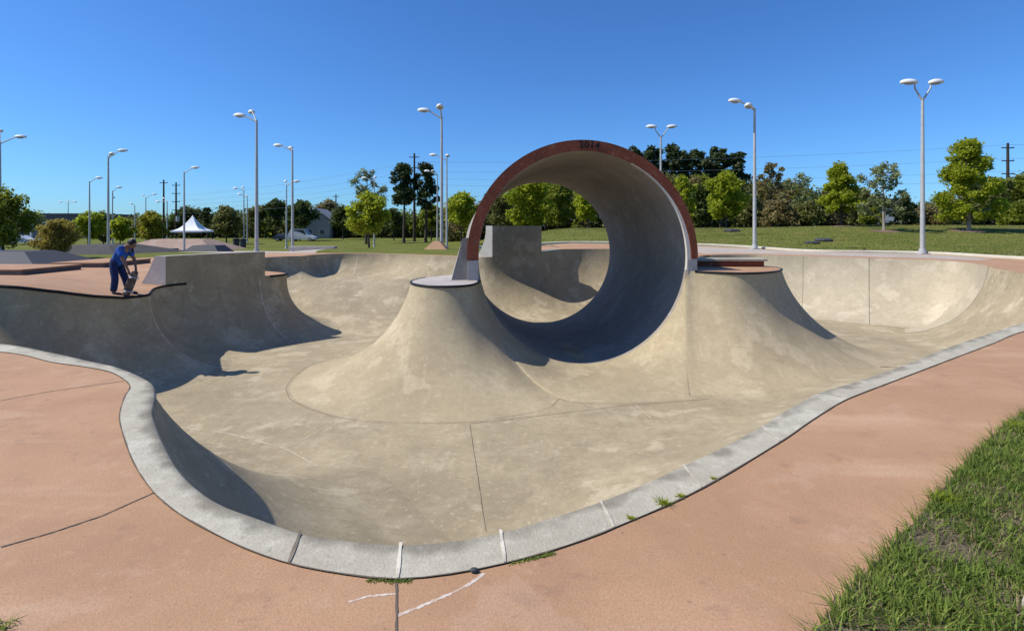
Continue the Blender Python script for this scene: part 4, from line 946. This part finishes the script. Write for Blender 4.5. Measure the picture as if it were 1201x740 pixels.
# joints: x to the right (facing direction), y away from the camera
J = dict(pel=(-.17, 0, .84), bel=(-.13, 0, .97), che=(.0, 0, 1.14), nek=(.10, 0, 1.23), hed=(.21, -.01, 1.29), top=(.27, -.01, 1.31),
         hipR=(-.17, -.10, .80), knR=(-.09, -.12, .45), anR=(-.13, -.13, .09), toR=(.05, -.15, .05), hipL=(-.17, .10, .80), knL=(-.04, .13, .45), anL=(.06, .14, .09), toL=(.24, .12, .05),
         shR=(.02, -.17, 1.16), elR=(.19, -.22, .90), wrR=(.275, -.18, .66), haR=(.30, -.17, .58), shL=(.03, .17, 1.16), elL=(.13, .22, .90), wrL=(.26, .10, .70), haL=(.31, .03, .62))
rad = dict(pel=.095, bel=.09, che=.11, nek=.055, hed=.085, top=.07, hipR=.09, knR=.06, anR=.04, toR=.032, hipL=.09, knL=.06, anL=.04, toL=.032, shR=.06, elR=.04, wrR=.027, haR=.03, shL=.06, elL=.04, wrL=.027, haL=.03)
E = [('pel', 'bel'), ('bel', 'che'), ('che', 'nek'), ('nek', 'hed'), ('hed', 'top'), ('pel', 'hipR'), ('hipR', 'knR'), ('knR', 'anR'), ('anR', 'toR'), ('pel', 'hipL'), ('hipL', 'knL'), ('knL', 'anL'), ('anL', 'toL'),
     ('che', 'shR'), ('shR', 'elR'), ('elR', 'wrR'), ('wrR', 'haR'), ('che', 'shL'), ('shL', 'elL'), ('elL', 'wrL'), ('wrL', 'haL')]
JJ = dict(J); RR = dict(rad); EE = list(E)
for sd, hx in (('R', 1), ('L', -1)):                       # five fingers each, curled
    h = Vector(J['ha' + sd])
    for f, (oy, ln) in enumerate(((-.030, .062), (-.010, .072), (.010, .068), (.030, .052))):
        a = h + Vector((.018, oy, -.028)); b = a + Vector((.022, 0, -ln * .5)); c = b + Vector((-.012, 0, -ln * .45))
        for q, v_ in enumerate((a, b, c)): JJ['f%s%d%d' % (sd, f, q)] = tuple(v_); RR['f%s%d%d' % (sd, f, q)] = .009
        EE += [('ha' + sd, 'f%s%d0' % (sd, f)), ('f%s%d0' % (sd, f), 'f%s%d1' % (sd, f)), ('f%s%d1' % (sd, f), 'f%s%d2' % (sd, f))]
    a = h + Vector((-.02, -.03 * hx, -.01)); b = a + Vector((.0, -.008 * hx, -.035)); JJ['t%s0' % sd] = tuple(a); JJ['t%s1' % sd] = tuple(b); RR['t%s0' % sd] = .011; RR['t%s1' % sd] = .009
    EE += [('ha' + sd, 't%s0' % sd), ('t%s0' % sd, 't%s1' % sd)]
def build_skin(name, J_, R_, E_, mat, parent, keys=None, grow=0.0, sub=2):
    ks = keys or list(J_); ix = {k: i for i, k in enumerate(ks)}
    return skin_mesh(name, [J_[k] for k in ks], [(ix[a], ix[b]) for a, b in E_ if a in ix and b in ix], [R_[k] + grow for k in ks], mat, parent, sub, 0)
body = build_skin('body', JJ, RR, EE, M_skin, sk)
# head detail
hc = Vector(J['hed']) + Vector((.03, 0, .0)); Mh = Matrix.Rotation(R(35), 3, 'Y')
mb = MB(); mb.ball(hc, (.098, .078, .118), Mh, 18, 12); mb.ball(hc + Mh @ Vector((.10, 0, -.015)), (.020, .014, .022), Mh, 8, 6)
for s in (-1, 1): mb.ball(hc + Mh @ Vector((0, s * .078, -.01)), (.02, .01, .03), Mh, 8, 6)
mb.build('face', M_skin, sk, True)
mb = MB(); mb.ball(hc + Mh @ Vector((-.018, 0, .022)), (.103, .088, .112), Mh, 18, 12, -.35); mb.build('hair', M_hair, sk, True)
mb = MB(); [mb.ball(hc + Mh @ Vector((.088, s * .03, .012)), (.012, .012, .008), Mh, 8, 5) for s in (-1, 1)]; mb.build('eyes', M_hair, sk, True)
mb = MB(); mb.ball(hc + Mh @ Vector((.085, 0, -.058)), (.014, .026, .007), Mh, 8, 5); mb.build('mouth', new_mat('lips', (.2, .07, .05), .6), sk, True)
mb = MB(); mb.ball(hc + Mh @ Vector((-.045, -.0, .075)), (.055, .06, .05), Mh, 12, 8); mb.build('cap_patch', M_trim, sk, True)
# clothes
Js = dict(J); Js['slR'] = tuple(Vector(J['shR']).lerp(Vector(J['elR']), .75)); Js['slL'] = tuple(Vector(J['shL']).lerp(Vector(J['elL']), .75)); Rs = dict(rad); Rs.update(slR=.055, slL=.055, shR=.062, shL=.062, bel=.115, che=.125, nek=.045, pel=.125)
Js['pel'] = (-.185, 0, .74)
build_skin('shirt', Js, Rs, [('pel', 'bel'), ('bel', 'che'), ('che', 'nek'), ('che', 'shR'), ('shR', 'slR'), ('che', 'shL'), ('shL', 'slL')], M_shirt, sk, ['bel', 'pel', 'che', 'nek', 'shR', 'slR', 'shL', 'slL'], .014)
Rj = dict(rad); Rj.update(knR=.072, knL=.072, anR=.066, anL=.066, hipR=.085, hipL=.085, pel=.105)
Jt = dict(J); Jt['anR'] = (-.13, -.13, .10); Jt['anL'] = (.06, .14, .10); Jt['wst'] = (-.135, 0, 1.0); Rj['wst'] = .11
build_skin('trousers', Jt, Rj, [('pel', 'wst'), ('pel', 'hipR'), ('hipR', 'knR'), ('knR', 'anR'), ('pel', 'hipL'), ('hipL', 'knL'), ('knL', 'anL')], M_jeans, sk, ['pel', 'wst', 'hipR', 'knR', 'anR', 'hipL', 'knL', 'anL'], .012)
for sd in 'RL':
    a = Vector(J['an' + sd]); b = Vector(J['to' + sd]); m_ = (a + b) / 2; mb = MB(); mb.ball((m_.x, m_.y, .055), (.145, .052, .05), None, 14, 8, -.7); s_ = mb.build('shoe', M_shoe, sk, True)
    mb = MB(); mb.ball((m_.x, m_.y, .014), (.15, .056, .016), None, 14, 6); mb.build('sole', M_sole, s_, True)
# skateboard held upright
M_ply = noise_chain(new_mat('worn_deck_graphic', (.2, .16, .12), .6), (.10, .07, .05), [(9, 4, .5, .6, (.34, .28, .22), .8), (14, 3, .5, .6, (.03, .03, .05), .9)])
board = tag(empty('skateboard', (SX + .235, SY - .22, .0)), 'skateboard with a worn graphic standing on its tail beside the skater', 'skateboard')
MBd = Matrix.Rotation(R(18), 4, 'Y') @ Matrix.Rotation(R(-6), 4, 'X') @ Matrix.Rotation(R(55), 4, 'Z')
n = 24; V = []; Lb, Wb, Th = .66, .195, .012
outline = []
for k in range(n):
    a = 2 * math.pi * k / n; c, s_ = math.cos(a), math.sin(a); outline.append((Wb / 2 * math.copysign(abs(c) ** .8, c), Lb / 2 + Lb / 2 * math.copysign(abs(s_) ** .55, s_)))
def kick(v): return .045 * (max(0, abs(v - Lb / 2) - Lb * .32) / (Lb * .18)) ** 1.4
for th in (0, Th): V += [MBd @ Vector((u, kick(v) + th, v)) for u, v in outline]
Fc = [tuple(range(n)), tuple(range(2 * n - 1, n - 1, -1))] + [(k, (k + 1) % n, n + (k + 1) % n, n + k) for k in range(n)]
obj('board_deck', V, Fc, M_ply, board)
for v in (.15, .51):
    tb = MB(); tb.tube([MBd @ Vector((-.075, -.05, v)), MBd @ Vector((.075, -.05, v))], .012, 8); tb.tube([MBd @ Vector((0, 0, v)), MBd @ Vector((0, -.05, v))], .02, 8); tk = tb.build('truck', M_lamp, board, True)
    for s in (-1, 1):
        wb = MB(); wb.tube([MBd @ Vector((s * .06, -.052, v)), MBd @ Vector((s * .095, -.052, v))], .027, 12); wb.build('wheel', M_trim, tk, True, 40)

# ------------------------------------------------------------------ light, sky, camera
SUN_EL = R(49); SUN_DIR = Vector((1.0, .12, 0)).normalized()        # direction the shadows fall
S = Vector((-SUN_DIR.x * math.cos(SUN_EL), -SUN_DIR.y * math.cos(SUN_EL), math.sin(SUN_EL)))
sl = bpy.data.lights.new('sun', 'SUN'); sl.energy = 5.0; sl.angle = R(.5); sl.color = (1, .955, .88)
so = bpy.data.objects.new('sun', sl); C.objects.link(so); so.rotation_euler = S.to_track_quat('Z', 'Y').to_euler(); so.location = (-30, 5, 40)
w = bpy.data.worlds.new('World'); bpy.context.scene.world = w; w.use_nodes = True; N = w.node_tree.nodes; L = w.node_tree.links
sky = N.new('ShaderNodeTexSky'); sky.sky_type = 'NISHITA'; sky.sun_disc = False; sky.sun_elevation = SUN_EL; sky.sun_rotation = math.atan2(S.x, S.y)
sky.air_density = 1.0; sky.dust_density = .3; sky.ozone_density = 2.5; sky.altitude = 50
tint = N.new('ShaderNodeMix'); tint.data_type = 'RGBA'; tint.blend_type = 'MULTIPLY'; tint.inputs['Factor'].default_value = 1; tint.inputs['B'].default_value = (.50, .94, 1.52, 1)
bg = N['Background']; bg.inputs['Strength'].default_value = .092; L.new(sky.outputs[0], tint.inputs['A']); L.new(tint.outputs['Result'], bg.inputs['Color'])
cam = bpy.data.cameras.new('camera'); co = bpy.data.objects.new('camera', cam); C.objects.link(co); bpy.context.scene.camera = co
cam.sensor_fit = 'HORIZONTAL'; cam.sensor_width = 36; cam.lens = 36 * F / 1201; cam.shift_y = -(370 - HY) / 1201; cam.clip_end = 4000; cam.clip_start = .05
co.location = (0, 0, EYE); co.rotation_euler = (R(90), 0, 0)
sc_ = bpy.context.scene; vs = sc_.view_settings; vs.view_transform = 'Standard'; vs.look = 'None'; vs.exposure = 0.13; vs.gamma = 1; vs.use_curve_mapping = False
sc_.render.engine = 'CYCLES'; sc_.cycles.use_denoising = True; sc_.cycles.max_bounces = 6; sc_.cycles.diffuse_bounces = 2
# broad leaved weeds and dry thatch in the verge
rs = np.random.RandomState(21)
for i, (px, py, s_, lab) in enumerate(((1106, 590, .06, 'bright leafy weed at the upper edge of the verge'), (1192, 503, .06, 'bright leafy weed where the verge meets the right edge of the photo'))):
    x, y = P(px, py); q = np.array([(x + rs.normal() * s_ * .4, y + rs.normal() * s_ * .4) for _ in range(160)])
    o = blades('weed', q, s_, .012, LM['bright'], rs, lab, 'weed', 1.2, kind='thing', origin=(x, y, 0)); o['group'] = 'leafy weeds in the verge'
outer = [p for p in scatter([(6.5, 6.0), (8.9, 5.5), (9.6, .3), (1.4, .3), (1.25, 2.1), (4.88, 4.9)], 30000) if inside(p, verge) and not inside(p, vis)]
blades('grass', np.array(outer), .062, .010, LM['grassA'], rs, 'grass of the verge running on past the right edge of the photo', 'grass', .9)
